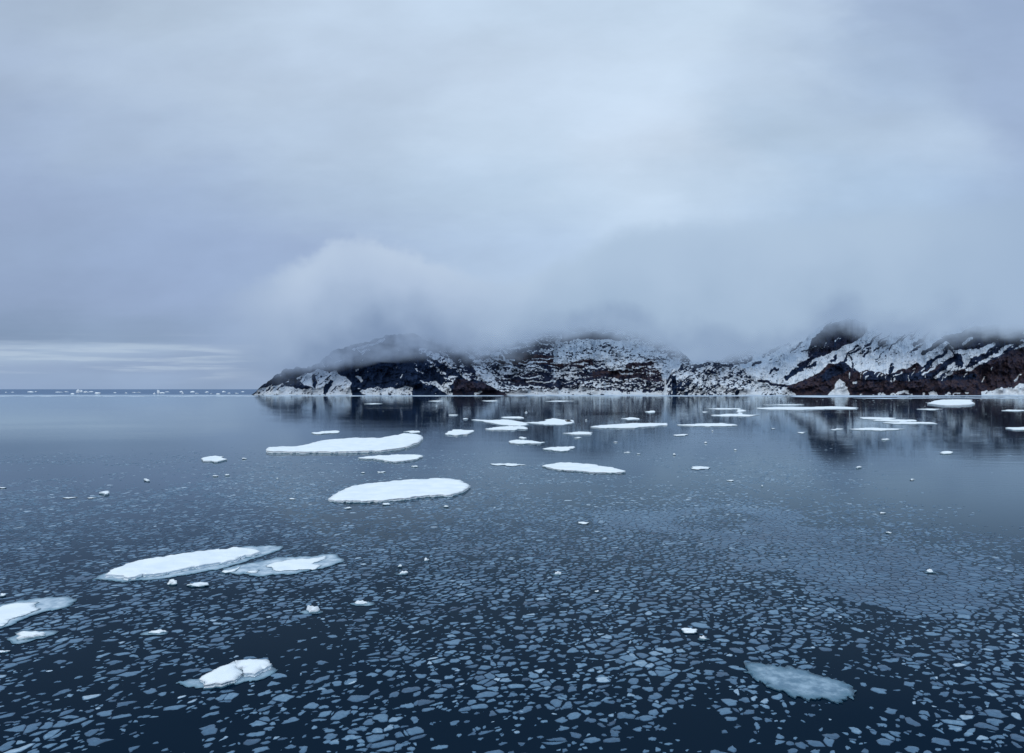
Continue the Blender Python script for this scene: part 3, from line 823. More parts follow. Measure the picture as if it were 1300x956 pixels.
# --- middle distance pans: label, outline, top
MID = [
    ('thin flat floe just above the left half of the longest floe', [(398, 549), (410, 547), (432, 546), (433, 548.5), (415, 550), (400, 551)], .3),
    ('narrow sliver of ice behind the raised end of the longest floe', [(511, 547.5), (522, 546.5), (536, 547), (534, 549), (520, 549)], .25),
    ('lumpy short floe between the longest floe and the braided floes', [(565, 548), (572, 546), (585, 544.5), (602, 545.5), (598, 550), (582, 551.5), (568, 551)], .45),
    ('tapering upper floe of the braided pair left of the seal', [(598, 532), (618, 533), (642, 532), (655, 534), (672, 538), (664, 540), (645, 540), (628, 537), (610, 534)], .4),
    ('lower floe of the braided pair left of the seal', [(614, 544), (630, 542), (645, 540.5), (668, 540.5), (671, 544), (650, 545), (630, 545.5)], .4),
    ('straight narrow floe above the braided pair', [(636, 529.5), (650, 528.5), (665, 528.5), (664, 531), (648, 531)], .35),
    ('irregular floe on which the seal lies', [(664, 536), (686, 535), (700, 530.5), (712, 532), (729, 533.5), (732, 535.5), (724, 537), (712, 539), (695, 538.5), (678, 537.5)], .35),
    ('long white floe right of the seal, pointed at both ends', [(744, 541), (770, 539), (800, 537), (848, 536.5), (850, 539), (830, 540.5), (800, 542.5), (765, 543)], .45),
    ('short lens of ice below the seal floe', [(717, 549.5), (730, 547.5), (752, 548), (750, 551), (735, 551.5), (725, 550.5)], .35),
    ('very small floe under the lens of ice below the seal', [(726, 555), (732, 554), (736, 555), (731, 556)], .3),
    ('low lens shaped floe below the braided pair', [(646, 560.5), (656, 558), (675, 559), (694, 561), (684, 562.5), (655, 562.5)], .32),
    ('bright chip of ice just above the low lens shaped floe', [(658, 554.5), (662, 553.5), (668, 555), (664, 556.5)], .5),
    ('blunt ended floe above the pointed stepped floe', [(685, 569.5), (698, 567.5), (727, 566), (728, 569.5), (718, 572), (700, 571.5)], .32),
    ('grey waterlogged sliver left of the pointed stepped floe', [(621, 589), (640, 587.5), (655, 588), (670, 590), (650, 591), (632, 590.5)], .1),
    ('ragged floe lying just right of the long white floe pointed at both ends', [(860, 539.5), (878, 538), (895, 537.5), (915, 536.5), (936, 538.5), (930, 540.5), (900, 541), (880, 540.5)], .35),
    ('short floe above the ragged floe', [(791, 531), (800, 529.5), (813, 530.5), (812, 532.5), (798, 532.5)], .35),
    ('small ice pan close under the bluff reflection', [(819, 522), (828, 520.8), (833, 522), (831, 523.8), (822, 523.5)], .4),
    ('short thin pan just below the ragged floe, right of centre', [(854, 552), (865, 550.5), (876, 551), (874, 553), (860, 553)], .25),
    ('flat floe left of the long strip near the far shore', [(902, 527), (920, 525.3), (945, 525.6), (965, 526.5), (950, 528), (920, 528.5)], .35),
    ('thin line of ice above the flat far floe', [(896, 518.6), (920, 517.8), (942, 518.3), (940, 519.4), (915, 519.6)], .3),
    ('tiny pan between the thin line of ice and the ragged floe', [(889, 522.8), (896, 522), (902, 523), (895, 524)], .3),
    ('cube-like block of ice standing on the flat far floe', [(937, 524), (938, 519.5), (943, 519.3), (944, 524)], 1.3),
    ('long white strip of ice below the snowfield shore', [(958, 517.5), (990, 516.3), (1030, 516.5), (1060, 515.6), (1090, 517), (1088, 519), (1050, 519), (1010, 519.8), (975, 519.5)], .45),
    ('thin grey line of ice above the long white strip', [(968, 513.8), (1000, 513.2), (1022, 513.6), (1000, 514.4)], .3),
    ('upper step of the three stepped strips at the right', [(1088, 530.3), (1105, 529.2), (1133, 530), (1134, 532), (1110, 532.4)], .35),
    ('middle step of the three stepped strips at the right', [(1108, 533.4), (1130, 532), (1160, 532.6), (1161, 534.6), (1130, 535)], .35),
    ('lowest step of the three stepped strips at the right', [(1120, 536.2), (1145, 535), (1188, 536), (1186, 537.6), (1140, 537.8)], .3),
    ('straight thin floe under the three stepped strips', [(1078, 544.4), (1100, 542.8), (1130, 543.5), (1146, 544.2), (1125, 546), (1095, 545.8)], .3),
    ('floe cut by the right edge of the photo', [(1274, 543), (1290, 541.8), (1330, 542), (1330, 545.5), (1300, 545), (1282, 544.8)], .35),
    ('thin sliver right of the stepped strips, below the wedge berg', [(1164, 519.2), (1180, 518.4), (1198, 519.2), (1182, 520.2)], .3),
    ('thin sliver near the right edge, level with the wedge berg', [(1268, 521), (1285, 520), (1310, 520.6), (1290, 522)], .3),
    ('small blocky floe alone in the calm water on the right', [(1192, 573.3), (1200, 571.8), (1208, 572.2), (1207, 575.2), (1196, 575)], .32),
    ('short dash of ice under the right hand reflection', [(1118, 557), (1124, 555.8), (1129, 556.6), (1124, 558)], .4),
    ('small lumpy floe in the smooth water right of centre', [(1086, 592.5), (1091, 591), (1097, 592), (1094, 593.8)], .35),
    ('short strip left of the straight thin floe', [(1052, 544.6), (1060, 543.8), (1073, 544.4), (1062, 545.8)], .3),
    ('faint grey strip left of the dark peak reflection', [(1008, 549), (1018, 548), (1024, 549), (1014, 550)], .15),
    ('tiny floe left of the faint grey strip', [(974, 543.5), (979, 542.6), (984, 543.4), (979, 544.4)], .3),
    ('pale flat pan alone below the ragged floe', [(875, 594), (882, 592.2), (896, 592), (903, 594), (895, 595.6), (880, 595.6)], .12),
    ('faint dash of ice in the calm grey water at far right', [(1153, 608.6), (1160, 607.6), (1166, 608.4), (1159, 609.6)], .1),
    ('small oblong floe with blue side on the left', [(254, 581.5), (262, 579.5), (272, 578.2), (283, 578.6), (286, 581), (288, 583), (276, 585), (262, 585.5)], .36),
    ('narrow pan left of the small blue sided floe edge', [(180, 608.5), (186, 606.5), (192, 606.8), (195, 608.6), (188, 610)], .22),
    ('snowy chip with a rounded top on the left', [(127, 625), (130, 622.6), (138, 622), (140, 624.4), (133, 626.4)], .35),
    ('grey dash of ice at the left below the snowy chip', [(82, 631.5), (92, 630.2), (99, 631), (92, 632.6)], .08),
    ('pale dash of ice right of the grey dash', [(108, 632.5), (118, 631.2), (126, 631.8), (117, 633.4)], .08),
    ('thin bright strip of ice near shore, below the left side of the brown mound', [(545, 509), (556, 508.4), (566, 509), (556, 509.8)], .35),
    ('thin strip of ice near shore, below the right hand snow patch of the headland', [(464, 512.5), (474, 511.8), (482, 512.4), (472, 513.2)], .3),
    ('thin strip of ice near shore, below the right side of the brown mound', [(609, 508.8), (622, 508.2), (634, 508.8), (622, 509.6)], .3),
    ('long thin strip below the snowy foreshore', [(690, 509.2), (712, 508.5), (730, 509), (712, 509.8)], .3),
    ('short bright strip in the dark reflection left of centre', [(569, 526.6), (576, 525.8), (584, 526.4), (577, 527.6)], .35),
    ('tiny bright pan level with the straight narrow floe', [(586, 531.2), (592, 530.4), (596, 531.4), (590, 532.4)], .4),
]
for lb, pts, tp in MID:
    floe(lb, pts, top=tp * 0.8, lump=tp * 0.3, rough=1.5)

# the wedge shaped berg near the far right shore
floe('thick wedge shaped floe with a raised flat snow top near the right shore',
     [(1176, 511.5), (1186, 509), (1196, 507), (1232, 506.8), (1238, 510.5), (1230, 513), (1215, 513.8), (1195, 513.6)], top=1.1, lump=0.3)

M_BELT, _nt, _o = material('packed_belt_ice')
_g = _nt.n('ShaderNodeNewGeometry'); _x, _y, _z = _nt.xyz(_g.outputs['Position'])
_a = _nt.noise(_nt.vec(_nt.m('MULTIPLY', _x, 0.05), _nt.m('MULTIPLY', _y, 0.012), 0.0), 1.0, 6, 0.7)
_p = _nt.n('ShaderNodeBsdfPrincipled'); _nt.put(_p.inputs['Base Color'], _nt.mix(_nt.rng(_a, 0.35, 0.65), (0.20, 0.29, 0.42), (0.62, 0.70, 0.80)))
_p.inputs['Roughness'].default_value = 0.8; _nt.put(_o.inputs[0], _p.outputs[0])
# --- ice edges along the shore (long thin strips)
for lb, pts in [
    ('long belt of packed ice reaching from the left edge to the headland', [(-120, 502.4), (60, 502.0), (180, 502.3), (300, 501.9), (330, 502.1), (330, 503.1), (240, 503.2), (120, 503.3), (0, 503.2), (-120, 503.4)]),
    ('belt of packed ice along the foot of the headland', [(333, 502.0), (480, 501.9), (640, 501.9), (640, 502.8), (520, 503.0), (400, 502.9), (334, 503.0)]),
    ('belt of packed ice along the snowy foreshore of the bluff', [(643, 501.8), (760, 501.7), (900, 501.9), (1000, 501.7), (1000, 502.9), (860, 503.1), (740, 502.8), (645, 502.9)]),
    ('broad belt of packed ice along the right hand cliffs', [(1003, 501.9), (1100, 501.8), (1240, 501.9), (1340, 501.9), (1420, 502.0), (1420, 503.6), (1300, 503.4), (1220, 503.0), (1120, 503.8), (1040, 504.4), (1005, 503.8)]),
    ('narrow outer belt of ice in front of the right hand cliffs', [(1080, 505.2), (1130, 505.0), (1200, 504.5), (1300, 505.0), (1400, 504.8), (1400, 505.6), (1290, 505.9), (1200, 505.3), (1120, 506.0)]),
]:
    floe(lb, pts, top=0.25, lump=0.3, name='ice_belt', cat='ice belt', rough=0.35, mat=M_BELT)

# ------------------------------------------------------------------ bergy bits
def ico(sub=2):
    import bmesh
    bm = bmesh.new(); bmesh.ops.create_icosphere(bm, subdivisions=sub, radius=1.0)
    bm.verts.ensure_lookup_table()
    v = np.array([tuple(x.co) for x in bm.verts]); f = [tuple(q.index for q in x.verts) for x in bm.faces]
    bm.free(); return v, f


ICO = {2: ico(2), 3: ico(3)}


def chunk(name, label, cat, px, py, wpx, hm, seed=0, lobes=3, ledge=False, group=None, aspect=0.8, sub=3, angular=1.0):
    """a lump of broken ice: several weathered lobes melted into one body"""
    r = random.Random(seed)
    x, y = ground(px, py)
    w = wpx / F * y
    V = []; Fc = []
    # one body: displaced sphere whose radius is the max of several lobes
    v, f = ICO[sub]
    d = np.zeros(len(v))
    for i in range(lobes):
        a = r.uniform(0, 2 * math.pi); k = r.uniform(0.0, 0.75)
        c = np.array([math.cos(a) * k, math.sin(a) * k, r.uniform(0.0, 0.35)]); rad = r.uniform(0.45, 0.75)
        b = v @ c; disc = b * b - (c @ c) + rad * rad
        t = np.where(disc > 0, b + np.sqrt(np.clip(disc, 0, None)), 0.25)
        d = np.maximum(d, t)
    d = np.maximum(d, 0.42)
    nz_ = fbm(v[:, 0] * 2.6 + v[:, 2] * 1.3 + seed, v[:, 1] * 2.6 + v[:, 2] * 2.1, 5, seed, 0.65)
    d *= np.clip(1 - angular * 0.5 + angular * nz_ + (np.abs(vnoise(v[:, 0] * 1.7 + seed, v[:, 1] * 1.7 + v[:, 2], seed + 3) - .5) - .2) * .7, .25, 2)
    p = v * d[:, None]
    p[:, 0] *= w / 2 / (abs(p[:, 0]).max()); p[:, 1] *= w * aspect / 2 / (abs(p[:, 1]).max()); p[:, 2] *= hm / p[:, 2].max()
    p[:, 2] = np.maximum(p[:, 2], -0.12)
    if not ledge:
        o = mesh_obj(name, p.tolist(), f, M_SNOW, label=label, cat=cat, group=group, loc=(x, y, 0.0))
    else:
        o = bpy.data.objects.new(name, None); COL.objects.link(o); o.location = (x, y, 0); o.empty_display_size = .3
        tag(o, label, cat, group)
        mesh_obj('ice_block', p.tolist(), f, M_SNOW, parent=o)
        th = np.linspace(0, 2 * math.pi, 26, endpoint=False)
        rr = 1 + (fbm(np.cos(th) * 1.3 + seed, np.sin(th) * 1.3, 3, seed + 5) - .5) * 0.9
        ol = np.stack([x + np.cos(th) * rr * w * 0.72 + w * r.uniform(-.12, .12), y + np.sin(th) * rr * w * 0.62 * aspect], 1)
        slab('ice_ledge', ol, 0.03, M_LEDGE, parent=o, seed=seed, lump=0.01, rimattr=True, bottom=-0.03)
        BLOCK.append(ol)
    if not ledge:
        th = np.linspace(0, 2 * math.pi, 12, endpoint=False)
        BLOCK.append(np.stack([x + np.cos(th) * w * .5, y + np.sin(th) * w * aspect * .5], 1))
    return o


BITS = [
    ('rounded white lump of ice just below the long foreground floe', 219, 742, 15, .32, 3, False, .8),
    ('low pyramid of grey ice right of the rounded white lump', 250, 744, 30, .22, 4, False, .5),
    ('knobbly white lump of ice on a wet base near the left foreground', 44, 808, 40, .34, 5, True, .9),
    ('blocky white chunk of ice on a grey base, left of centre foreground', 397, 777, 18, .36, 6, True, .9),
    ('small crumbling ice lump to the right of the blocky chunk', 460, 767, 20, .22, 7, True, .7),
    ('pair of snow knobs left of the foreground bottom', 200, 804, 22, .20, 8, True, .6),
    ('broken white lump with a wet apron in the central foreground', 512, 729, 13, .22, 9, True, .7),
    ('tiny white crest above the broken white lump', 508, 720, 6, .18, 10, False, .8),
    ('small white crest right of the broken white lump', 542, 712, 8, .22, 11, False, .8),
    ('white crest trailing a thin wing of ice in the centre', 708, 730, 9, .24, 12, True, .7),
    ('flat lit chip of ice in the upper centre of the brash', 741, 665, 16, .16, 13, False, .9),
    ('small bright chip low in the centre', 757, 752, 7, .10, 14, False, .7),
    ('bird shaped white crest on the packed thin ice at right', 1180, 727, 10, .26, 15, True, .6),
    ('smooth pale lump of ice in the lower right', 876, 802, 22, .16, 16, False, .8),
    ('tiny pointed crest beside the smooth pale lump', 893, 812, 11, .20, 17, True, .7),
    ('small paired lumps on the left, nearer one', 275, 605, 9, .22, 18, False, .8),
    ('small paired lumps on the left, farther one', 289, 604, 7, .28, 19, False, .8),
    ('bright speck of ice below the smooth oval floe, left', 371, 634, 11, .14, 20, False, .7),
    ('white chip between two small crests under the oval floe', 441, 646, 12, .16, 21, False, .7),
    ('winged white chip just below the oval floe', 492, 641, 12, .24, 22, False, .8),
    ('small white chip below the right end of the oval floe', 566, 644, 8, .2, 23, False, .8),
    ('small snowy dash between the two large floes', 484, 600, 11, .16, 24, False, .7),
    ('snowy dash under the small lumpy floe', 526, 593, 11, .22, 25, False, .7),
    ('tiny crest left of the smaller lumpy floe', 461, 601, 5, .2, 26, False, .7),
    ('lone white chip at the left of the longest floe', 310, 583, 7, .28, 27, False, .7),
    ('small white speck under the left end of the longest floe', 352, 608, 4, .16, 28, False, .7),
    ('small bright lump near the left edge of the photo', 4, 620, 8, .18, 29, False, .8),
    ('white chip against the left edge beside the waterlogged floe', 3, 757, 9, .18, 30, False, .8),
    ('white sliver of ice touching the left edge, below the knobbly lump', 4, 828, 22, .10, 31, False, .4),
    ('bright chip on the smooth water right of centre', 927, 611, 9, .2, 32, False, .7),
    ('white speck at the right among faint brash', 968, 618, 4, .2, 33, False, .7),
    ('small bright chip in the brash right of centre', 1121, 652, 10, .12, 34, False, .6),
    ('tiny crest on the right near the brash edge', 1129, 677, 10, .14, 35, False, .6),
    ('small chip above the pale flat pan', 934, 572, 4, .3, 36, False, .7),
    ('small chip of ice left of the pale flat pan', 856, 578, 4, .4, 37, False, .8),
    ('tiny floating crest near the ragged floe', 905, 548, 3, .4, 38, False, .8),
    ('round white chip above the pale flat pan', 896, 563, 4, .4, 39, False, .8),
    ('short snowy bit', 796, 575, 9, .2, 40, False, .6),
    ('paired white bits right of the small snowy bit', 811, 577, 6, .2, 41, False, .6),
    ('dim snowy bit left of the small snowy bit', 781, 562, 7, .25, 42, False, .6),
    ('tiny white bit right of the seal', 744, 534, 3, .5, 43, False, .8),
    ('tiny white crest above the seal floe', 668, 524, 4, .6, 44, False, .8),
    ('white bit in the dark water left of the seal', 554, 516, 2.5, .8, 45, False, .8),
]
BITS[37] = ('short snowy bit above the right tip of the pointed stepped floe',) + BITS[37][1:]
for lb, px, py, w, h, sd_, lg, asp in BITS:
    chunk('ice_chunk', lb, 'ice chunk', px, py, w, h, seed=sd_, ledge=lg, aspect=asp, lobes=4)

# ridged foreground block (bottom left): a tilted slab, a cracked second slab, wet base
xb, yb = ground(300, 856)
fe = bpy.data.objects.new('ice_floe', None); COL.objects.link(fe); fe.location = (xb, yb, 0)
tag(fe, 'tilted cracked block of snowy ice with a grey wet skirt at the bottom left', 'ice floe')
bo = world_outline([(222, 868), (252, 861), (300, 850), (345, 846), (352, 852), (334, 862), (300, 870), (260, 874), (235, 874)], 0, seed=801)
BLOCK.append(bo)
slab('ice_ledge', bo, 0.035, M_LEDGE, parent=fe, seed=802, lump=0.02, rimattr=True, bottom=-0.03)
a1 = world_outline([(250, 862), (262, 853), (280, 846), (297, 838), (305, 842), (306, 852), (300, 861), (285, 866), (262, 867)], 0.24, seed=803)
slab('tilted_slab', a1, 0.24, M_SNOW, parent=fe, seed=804, lump=0.12, mound=0.18, bottom=0.0)
a2 = world_outline([(296, 837), (318, 834.5), (338, 836), (345, 841), (330, 846), (322, 852), (310, 853), (309, 845)], 0.30, seed=805)
slab('snow_block', a2, 0.30, M_SNOW, parent=fe, seed=806, lump=0.10, mound=0.10, bottom=0.0)

# ------------------------------------------------------------------ far icebergs
r = random.Random(5)
v3, f3 = ICO[2]
FAR = [(8, 3, 4), (16, 5, 3), (39, 8, 7), (46, 4, 5), (75, 9, 4), (84, 7, 5), (92, 5, 8), (99, 5, 24), (103, 4, 18), (109, 6, 10), (116, 7, 6), (124, 8, 11), (146, 4, 4), (160, 3, 9), (170, 5, 4), (176, 6, 4), (196, 3, 12), (201, 4, 26), (206, 8, 8), (212, 6, 4), (230, 4, 9), (232, 3, 13), (244, 6, 8), (250, 4, 5), (263, 5, 8), (268, 3, 4), (277, 6, 7), (284, 5, 9), (291, 4, 5), (300, 6, 4), (308, 5, 5)]
for i, (px, wp, hh_) in enumerate(FAR):
    Y = r.uniform(1600, 2900)
    X = (px - CX) / F * Y
    w = wp / F * Y
    h = hh_ * 0.42 * Y / 2000.0
    q = v3.copy()
    nzz = fbm(q[:, 0] * 2.0 + i * 7, q[:, 2] * 2.0 + q[:, 1], 4, i)
    q *= (0.45 + 1.1 * nzz)[:, None]
    q[:, 2] = np.where(q[:, 2] > 0, q[:, 2] ** 1.0, q[:, 2] * .1)
    q[:, 0] *= w / 2 / abs(q[:, 0]).max(); q[:, 1] *= w * .4 / abs(q[:, 1]).max(); q[:, 2] *= h / q[:, 2].max()
    mesh_obj('iceberg', q.tolist(), f3, M_SNOW, smooth=False, label='tiny jagged white iceberg on the open sea along the left horizon', cat='iceberg',
             group='icebergs scattered along the left horizon', loc=(X, Y, 0))

# ------------------------------------------------------------------ seal
def seal():
    x, y = ground(722, 536.8)
    zs = [0.2]
    for q in bpy.data.objects:
        if q.get('label') == 'irregular floe on which the seal lies':
            zs += [v.co.z for v in q.data.vertices if abs(v.co.x + q.location.x - x) < 2.6 and abs(v.co.y + q.location.y - y) < 4]
    top_z = max(zs)
    x, y = ground(722, 535.6, top_z)
    prof = [(-1.15, .03, .10), (-1.0, .10, .13), (-.7, .20, .20), (-.3, .32, .28), (.1, .38, .31), (.45, .33, .30), (.75, .22, .27), (.95, .17, .33), (1.08, .17, .38), (1.2, .12, .38), (1.3, .06, .36)]
    vs = []; fs = []; K = 14
    for (a, rr, zc) in prof:
        for k in range(K):
            t = 2 * math.pi * k / K
            vs.append((a, math.cos(t) * rr * 1.05, zc + math.sin(t) * rr * (0.85 if math.sin(t) > 0 else 0.72)))
    for i in range(len(prof) - 1):
        for k in range(K):
            fs.append((i * K + k, i * K + (k + 1) % K, (i + 1) * K + (k + 1) % K, (i + 1) * K + k))
    fs.append(tuple(range(K - 1, -1, -1))); fs.append(tuple(range((len(prof) - 1) * K, len(prof) * K)))

    def flip(cx, cy, dx, dy, L, wd, z):
        b = len(vs); l = math.hypot(dx, dy); dx /= l; dy /= l
        for s, ww in ((0, wd * .7), (.5, wd), (1, wd * .4)):
            for sg in (-1, 1):
                for zz in (z + .04, z - .03):
                    vs.append((cx + dx * L * s - dy * ww / 2 * sg, cy + dy * L * s + dx * ww / 2 * sg, zz * (1 - .4 * s)))
        for s in (0, 4):
            a = b + s
            fs.extend([(a, a + 4, a + 6, a + 2), (a + 1, a + 3, a + 7, a + 5), (a, a + 1, a + 5, a + 4), (a + 2, a + 6, a + 7, a + 3)])
        fs.append((b + 8, b + 9, b + 11, b + 10))
    flip(-1.05, .05, -1, .5, .38, .2, .1); flip(-1.05, -.05, -1, -.5, .38, .2, .1)
    flip(.5, -.28, -.4, -1, .35, .16, .16); flip(.5, .28, -.4, 1, .35, .16, .16)
    m, nt, out = material("seal_fur")
    tcn = nt.n('ShaderNodeTexCoord'); sx, sy, sz = nt.xyz(tcn.outputs['Object'])
    nn = nt.noise(tcn.outputs['Object'], 4.0, 4, 0.6)
    c = nt.mix(nt.rng(nn, .35, .7), (0.012, 0.011, 0.013), (0.035, 0.028, 0.024))
    c = nt.mix(nt.m('MULTIPLY', nt.rng(sz, .26, .08), nt.rng(sx, -.6, .2)), c, (0.09, 0.045, 0.025))
    p = nt.n('ShaderNodeBsdfPrincipled'); nt.put(p.inputs['Base Color'], c); p.inputs['Roughness'].default_value = .5
    nt.put(out.inputs[0], p.outputs[0])
    o = mesh_obj('seal', vs, fs, m, label='dark seal hauled out near the right end of an irregular floe', cat='seal', loc=(x, y, top_z - 0.03))
    o.scale = (1.15, 1.15, 1.35)
    o.rotation_euler = (0, 0, math.radians(205))
    for sy_ in (-1, 1):
        pass
    return o


seal()

# ------------------------------------------------------------------ brash (thin broken ice)
def field(sp, ymax, seed, small=None):
    ymin = 19.0
    xs = np.arange(-ymax * 0.86, ymax * 0.86, sp); ys = np.arange(ymin, ymax, sp * 0.95)
    GX, GY = np.meshgrid(xs, ys)
    JX = GX + (rng.random(GX.shape) - .5) * sp * 1.1; JY = GY + (rng.random(GY.shape) - .5) * sp * 1.1
    wgt = rng.normal(0, 1, GX.shape) * 0.26 * sp * sp
    px = CX + F * JX / JY; py = HY + F * CAM_H / JY
    keep = (px > -60) & (px < 1360)
    big = fbm(JX / 12 + 3, JY / 20 + 9, 4, 41)
    mid = fbm(JX / 2.4, JY / 3.4, 4, 43, 0.6)
    wob = (fbm(JX / 9, JY / 16, 4, 47) - .5)
    pw = px + wob * 170; q = py + (fbm(JX / 11 + 30, JY / 18, 4, 48) - .5) * 46
    edge = np.interp(pw, [0, 120, 260, 420, 560, 640, 760, 900, 1000, 1120, 1220, 1300], [622, 612, 598, 606, 616, 628, 632, 628, 638, 648, 664, 676])
    infield = sstep(-14, 22, q - edge)
    cov = 0.68 + (big - .5) * 0.7 + (mid - .5) * 1.6
    cov += 0.16 * np.exp(-((q - 690) / 45.0) ** 2) * sstep(300, 600, pw)
    cov -= 0.17 * sstep(745, 850, q)
    cov -= 0.06 * sstep(400, 100, pw)
    patch = fbm(JX / 6, JY / 9, 4, 61)
    pack = np.exp(-((pw - 1085) / 200.0) ** 2 - ((q - 736) / 40.0) ** 2) * sstep(0.40, 0.52, patch + 0.05) + .75 * np.exp(-((pw - 900) / 170.0) ** 2 - ((q - 668) / 26.0) ** 2) * sstep(.42, .54, patch)
    pack = np.clip(pack * 1.3 - 0.30 * rng.random(GX.shape), 0, 1)
    cov = cov + pack * 0.9
    cov = np.clip(cov, 0, 1) * infield
    spr = 0.22 * sstep(0.48, 0.62, big) * sstep(566, 590, py) * (1 - sstep(1000, 1140, px) * .8)
    spr += 0.5 * np.exp(-((px - 720) / 110) ** 2 - ((py - 612) / 9) ** 2) + .5 * np.exp(-((px - 1010) / 70) ** 2 - ((py - 606) / 13) ** 2) + .3 * np.exp(-((px - 350) / 120) ** 2 - ((py - 598) / 14) ** 2)
    spr *= 0.4 + 1.2 * sstep(.4, .6, mid)
    cov = np.maximum(cov, spr)
    if small is not None:
        cov = cov * 0.62
    pres = rng.random(GX.shape) < cov
    keep &= pres
    for o in BLOCK:
        if o[:, 1].min() > ymax:
            continue
        bb = (JX > o[:, 0].min() - .5) & (JX < o[:, 0].max() + .5) & (JY > o[:, 1].min() - .5) & (JY < o[:, 1].max() + .5) & keep
        if not bb.any():
            continue
        X_, Y_ = JX[bb], JY[bb]
        hit = inpoly(X_, Y_, o.tolist()) | (dseg(X_, Y_, [tuple(p) for p in o] + [tuple(o[0])]) < sp * .62)
        kk = keep[bb]; kk[hit] = False; keep[bb] = kk
    if small is not None:            # only in the gaps between the bigger plates
        cell = {}
        bx_, by_, br_ = small
        g = 1.0
        ii = np.floor(bx_ / g).astype(int); jj = np.floor(by_ / g).astype(int)
        for n_, (a, b) in enumerate(zip(ii.tolist(), jj.tolist())):
            cell.setdefault((a, b), []).append(n_)
        I, J = np.nonzero(keep)
        for a, b in zip(I.tolist(), J.tolist()):
            X_, Y_ = JX[a, b], JY[a, b]
            ca, cb = int(math.floor(X_ / g)), int(math.floor(Y_ / g))
            bad = False
            for da in (-1, 0, 1):
                for db in (-1, 0, 1):
                    for n_ in cell.get((ca + da, cb + db), ()):
                        if (bx_[n_] - X_) ** 2 + (by_[n_] - Y_) ** 2 < (br_[n_] + sp * .62) ** 2:
                            bad = True
            if bad:
                keep[a, b] = False
    I, J = np.nonzero(keep[3:-3, 3:-3]); I += 3; J += 3
    N = len(I)
    th = np.linspace(0, 2 * math.pi, K, endpoint=False)
    TH = th[None, :] + rng.random((N, 1)) * 6.283
    ux, uy = np.cos(TH), np.sin(TH)
    rad = np.full((N, K), sp * 1.7)
    x, y, w = JX[I, J], JY[I, J], wgt[I, J]
    for di in range(-3, 4):
        for dj in range(-3, 4):
            if di == 0 and dj == 0:
                continue
            dx = JX[I + di, J + dj] - x; dy = JY[I + di, J + dj] - y
            d2 = dx * dx + dy * dy
            h = np.clip((d2 + w - wgt[I + di, J + dj]) / 2, 0.03 * d2, None)
            den = dx[:, None] * ux + dy[:, None] * uy
            r_ = np.where(den > 1e-4, h[:, None] / np.maximum(den, 1e-4), 9)
            rad = np.minimum(rad, r_)
    pk = pack[I, J]; qq = q[I, J]
    shr = np.where(pk > 0.40, 0.97, 0.60 + 0.36 * rng.random(N) ** 0.7)
    shr = np.where(qq < edge[I, J], shr * 0.9, shr)
    # straight-sided plates, some with bays bitten out of them
    lob = 1 + (fbm(x[:, None] * 3 + ux * 1.1, y[:, None] * 3 + uy * 1.1, 2, seed + 5) - .5) * np.where(pk > .40, 0.0, 1.5)[:, None]
    jit = 1 + (rng.random((N, K)) - .5) * np.where(pk > .40, 0.03, 0.16)[:, None]
    rad = rad * shr[:, None] * jit * np.clip(lob, .5, 1.06)
    rad = np.where(pk[:, None] > .40, np.maximum(rad - 0.015, .03), rad)
    # drift has drawn the loose plates out along one direction
    st_ = np.where(pk > .40, 0.0, rng.random(N) * 0.45)[:, None]
    al = 0.65 + rng.normal(0, .35, N)[:, None]
    pr = ux * np.cos(al) + uy * np.sin(al); ps = -ux * np.sin(al) + uy * np.cos(al)
    pr2 = pr * (1 + st_ * .35); ps2 = ps * (1 - st_)
    ux, uy = pr2 * np.cos(al) - ps2 * np.sin(al), pr2 * np.sin(al) + ps2 * np.cos(al)
    vx = x[:, None] + ux * rad; vy = y[:, None] + uy * rad
    tone = 0.42 + (fbm(x / 1.6, y / 1.6, 3, 51) - .5) * 0.40 + rng.normal(0, 0.11, N)
    tone = np.where(rng.random(N) < 0.05, tone + 0.30, tone)
    tone = np.where(pk > .40, 0.35 + rng.normal(0, .05, N) + (fbm(x / 2.5, y / 4, 3, 71) - .5) * .3, tone)
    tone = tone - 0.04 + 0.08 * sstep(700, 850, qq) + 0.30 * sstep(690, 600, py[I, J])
    return x, y, vx, vy, np.clip(tone, 0.02, 1), rad.mean(1)


K = 16
L1 = field(0.48, 165.0, 1)
L2 = field(0.22, 62.0, 2, small=(L1[0], L1[1], L1[5]))
fx, fy, ftone = [np.concatenate([L1[k_], L2[k_]]) for k_ in (0, 1, 4)]
fvx, fvy = [np.concatenate([L1[k_], L2[k_]]) for k_ in (2, 3)]
_ar = 0.5 * np.abs(np.sum(fvx * np.roll(fvy, -1, 1) - np.roll(fvx, -1, 1) * fvy, 1))
_px = CX + F * fx / fy; _py = HY + F * CAM_H / fy
forder = np.argsort(-np.where((_py < 948) & (_px > 8) & (_px < 1292), _ar / fy ** 3, 0))
print('fragments', len(fx))


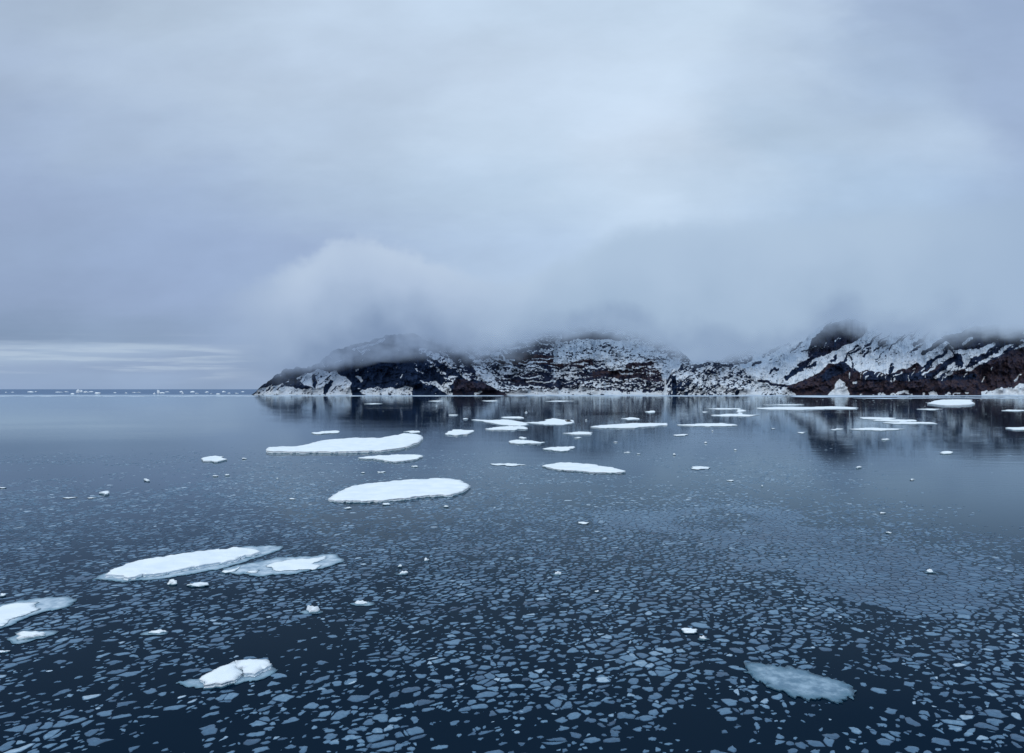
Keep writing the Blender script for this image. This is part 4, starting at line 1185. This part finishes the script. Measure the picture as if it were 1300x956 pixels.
def brash_mesh(idx, name, origin=(0, 0)):
    n = len(idx)
    X = fvx[idx] - origin[0]; Yv = fvy[idx] - origin[1]
    cx0 = X.mean(1, keepdims=True); cy0 = Yv.mean(1, keepdims=True)
    h = 0.012 + 0.010 * rng.random((n, 1))
    k = 0.80
    ring0 = np.stack([X, Yv, np.full_like(X, 0.002)], -1)
    ring1 = np.stack([cx0 + (X - cx0) * k, cy0 + (Yv - cy0) * k, np.broadcast_to(h, X.shape)], -1)
    V = np.concatenate([ring0, ring1], 1).reshape(-1, 3)
    base = (np.arange(n) * 2 * K)[:, None]
    i = np.arange(K)[None, :]; j = (np.arange(K) + 1)[None, :] % K
    quads = np.stack([base + i, base + j, base + K + j, base + K + i], -1).reshape(-1, 4)
    tops = base + K + i
    me = bpy.data.meshes.new(name)
    me.vertices.add(len(V)); me.vertices.foreach_set('co', V.astype(np.float32).ravel())
    lv = np.concatenate([quads.ravel(), tops.ravel()]).astype(np.int32)
    me.loops.add(len(lv)); me.loops.foreach_set('vertex_index', lv)
    st = np.concatenate([np.arange(len(quads)) * 4, len(quads) * 4 + np.arange(n) * K]).astype(np.int32)
    me.polygons.add(len(st)); me.polygons.foreach_set('loop_start', st)
    me.materials.append(M_THIN); me.update(calc_edges=True)
    o = bpy.data.objects.new(name, me); COL.objects.link(o)
    o.location = (origin[0], origin[1], 0)
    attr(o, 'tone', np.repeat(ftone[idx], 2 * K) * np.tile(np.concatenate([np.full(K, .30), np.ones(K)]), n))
    return o


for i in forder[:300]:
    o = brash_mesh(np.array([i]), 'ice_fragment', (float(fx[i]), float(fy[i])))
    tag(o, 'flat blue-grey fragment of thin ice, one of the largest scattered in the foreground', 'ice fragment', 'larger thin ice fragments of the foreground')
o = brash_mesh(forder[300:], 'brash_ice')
tag(o, 'sheet of countless small thin ice fragments covering the nearer water', 'brash ice', None, 'stuff')

# small white crumbs scattered over the far water, beyond counting
def crumbs():
    vs = []; fs = []; r = random.Random(9)
    v, f = ICO[2][0][:], ICO[2][1]
    import bmesh
    bm = bmesh.new(); bmesh.ops.create_icosphere(bm, subdivisions=1, radius=1.0); bm.verts.ensure_lookup_table()
    v = np.array([tuple(q.co) for q in bm.verts]); f = [tuple(w.index for w in q.verts) for q in bm.faces]; bm.free()
    for i in range(1500):
        t = r.random()
        if t < .45:
            px = r.gauss(1190, 110); py = 505 + abs(r.gauss(0, 18))
        elif t < .7:
            px = r.gauss(720, 110); py = r.uniform(520, 560)
        elif t < .85:
            px = r.uniform(340, 1300); py = r.uniform(506, 575)
        else:
            px = r.gauss(880, 60); py = r.gauss(566, 10)
        if py < 504 or px < 330: continue
        x, y = ground(px, py)
        w = r.uniform(.4, 1.9) ** 1.5 / F * y * .5
        h = min(w * r.uniform(.06, .25), .35)
        b = len(vs)
        for q in v:
            k = r.uniform(.7, 1.2)
            vs.append((x + q[0] * w * k, y + q[1] * w * k, max(-.03, q[2] * h * k)))
        fs += [tuple(b + w_ for w_ in ff) for ff in f]
    o = mesh_obj('ice_crumbs', vs, fs, M_SNOW, label='countless crumbs of broken ice sprinkled over the far calm water', cat='ice crumbs', kind='stuff')


crumbs()

# ------------------------------------------------------------------ render
sc.view_settings.view_transform = 'Standard'; sc.view_settings.look = 'None'
sc.view_settings.exposure = 0; sc.view_settings.gamma = 1
sc.cycles.max_bounces = 5; sc.cycles.volume_bounces = 0
sc.cycles.volume_step_rate = 0.12; sc.cycles.volume_max_steps = 128
sc.cycles.use_denoising = True
sc.cycles.caustics_reflective = False; sc.cycles.caustics_refractive = False
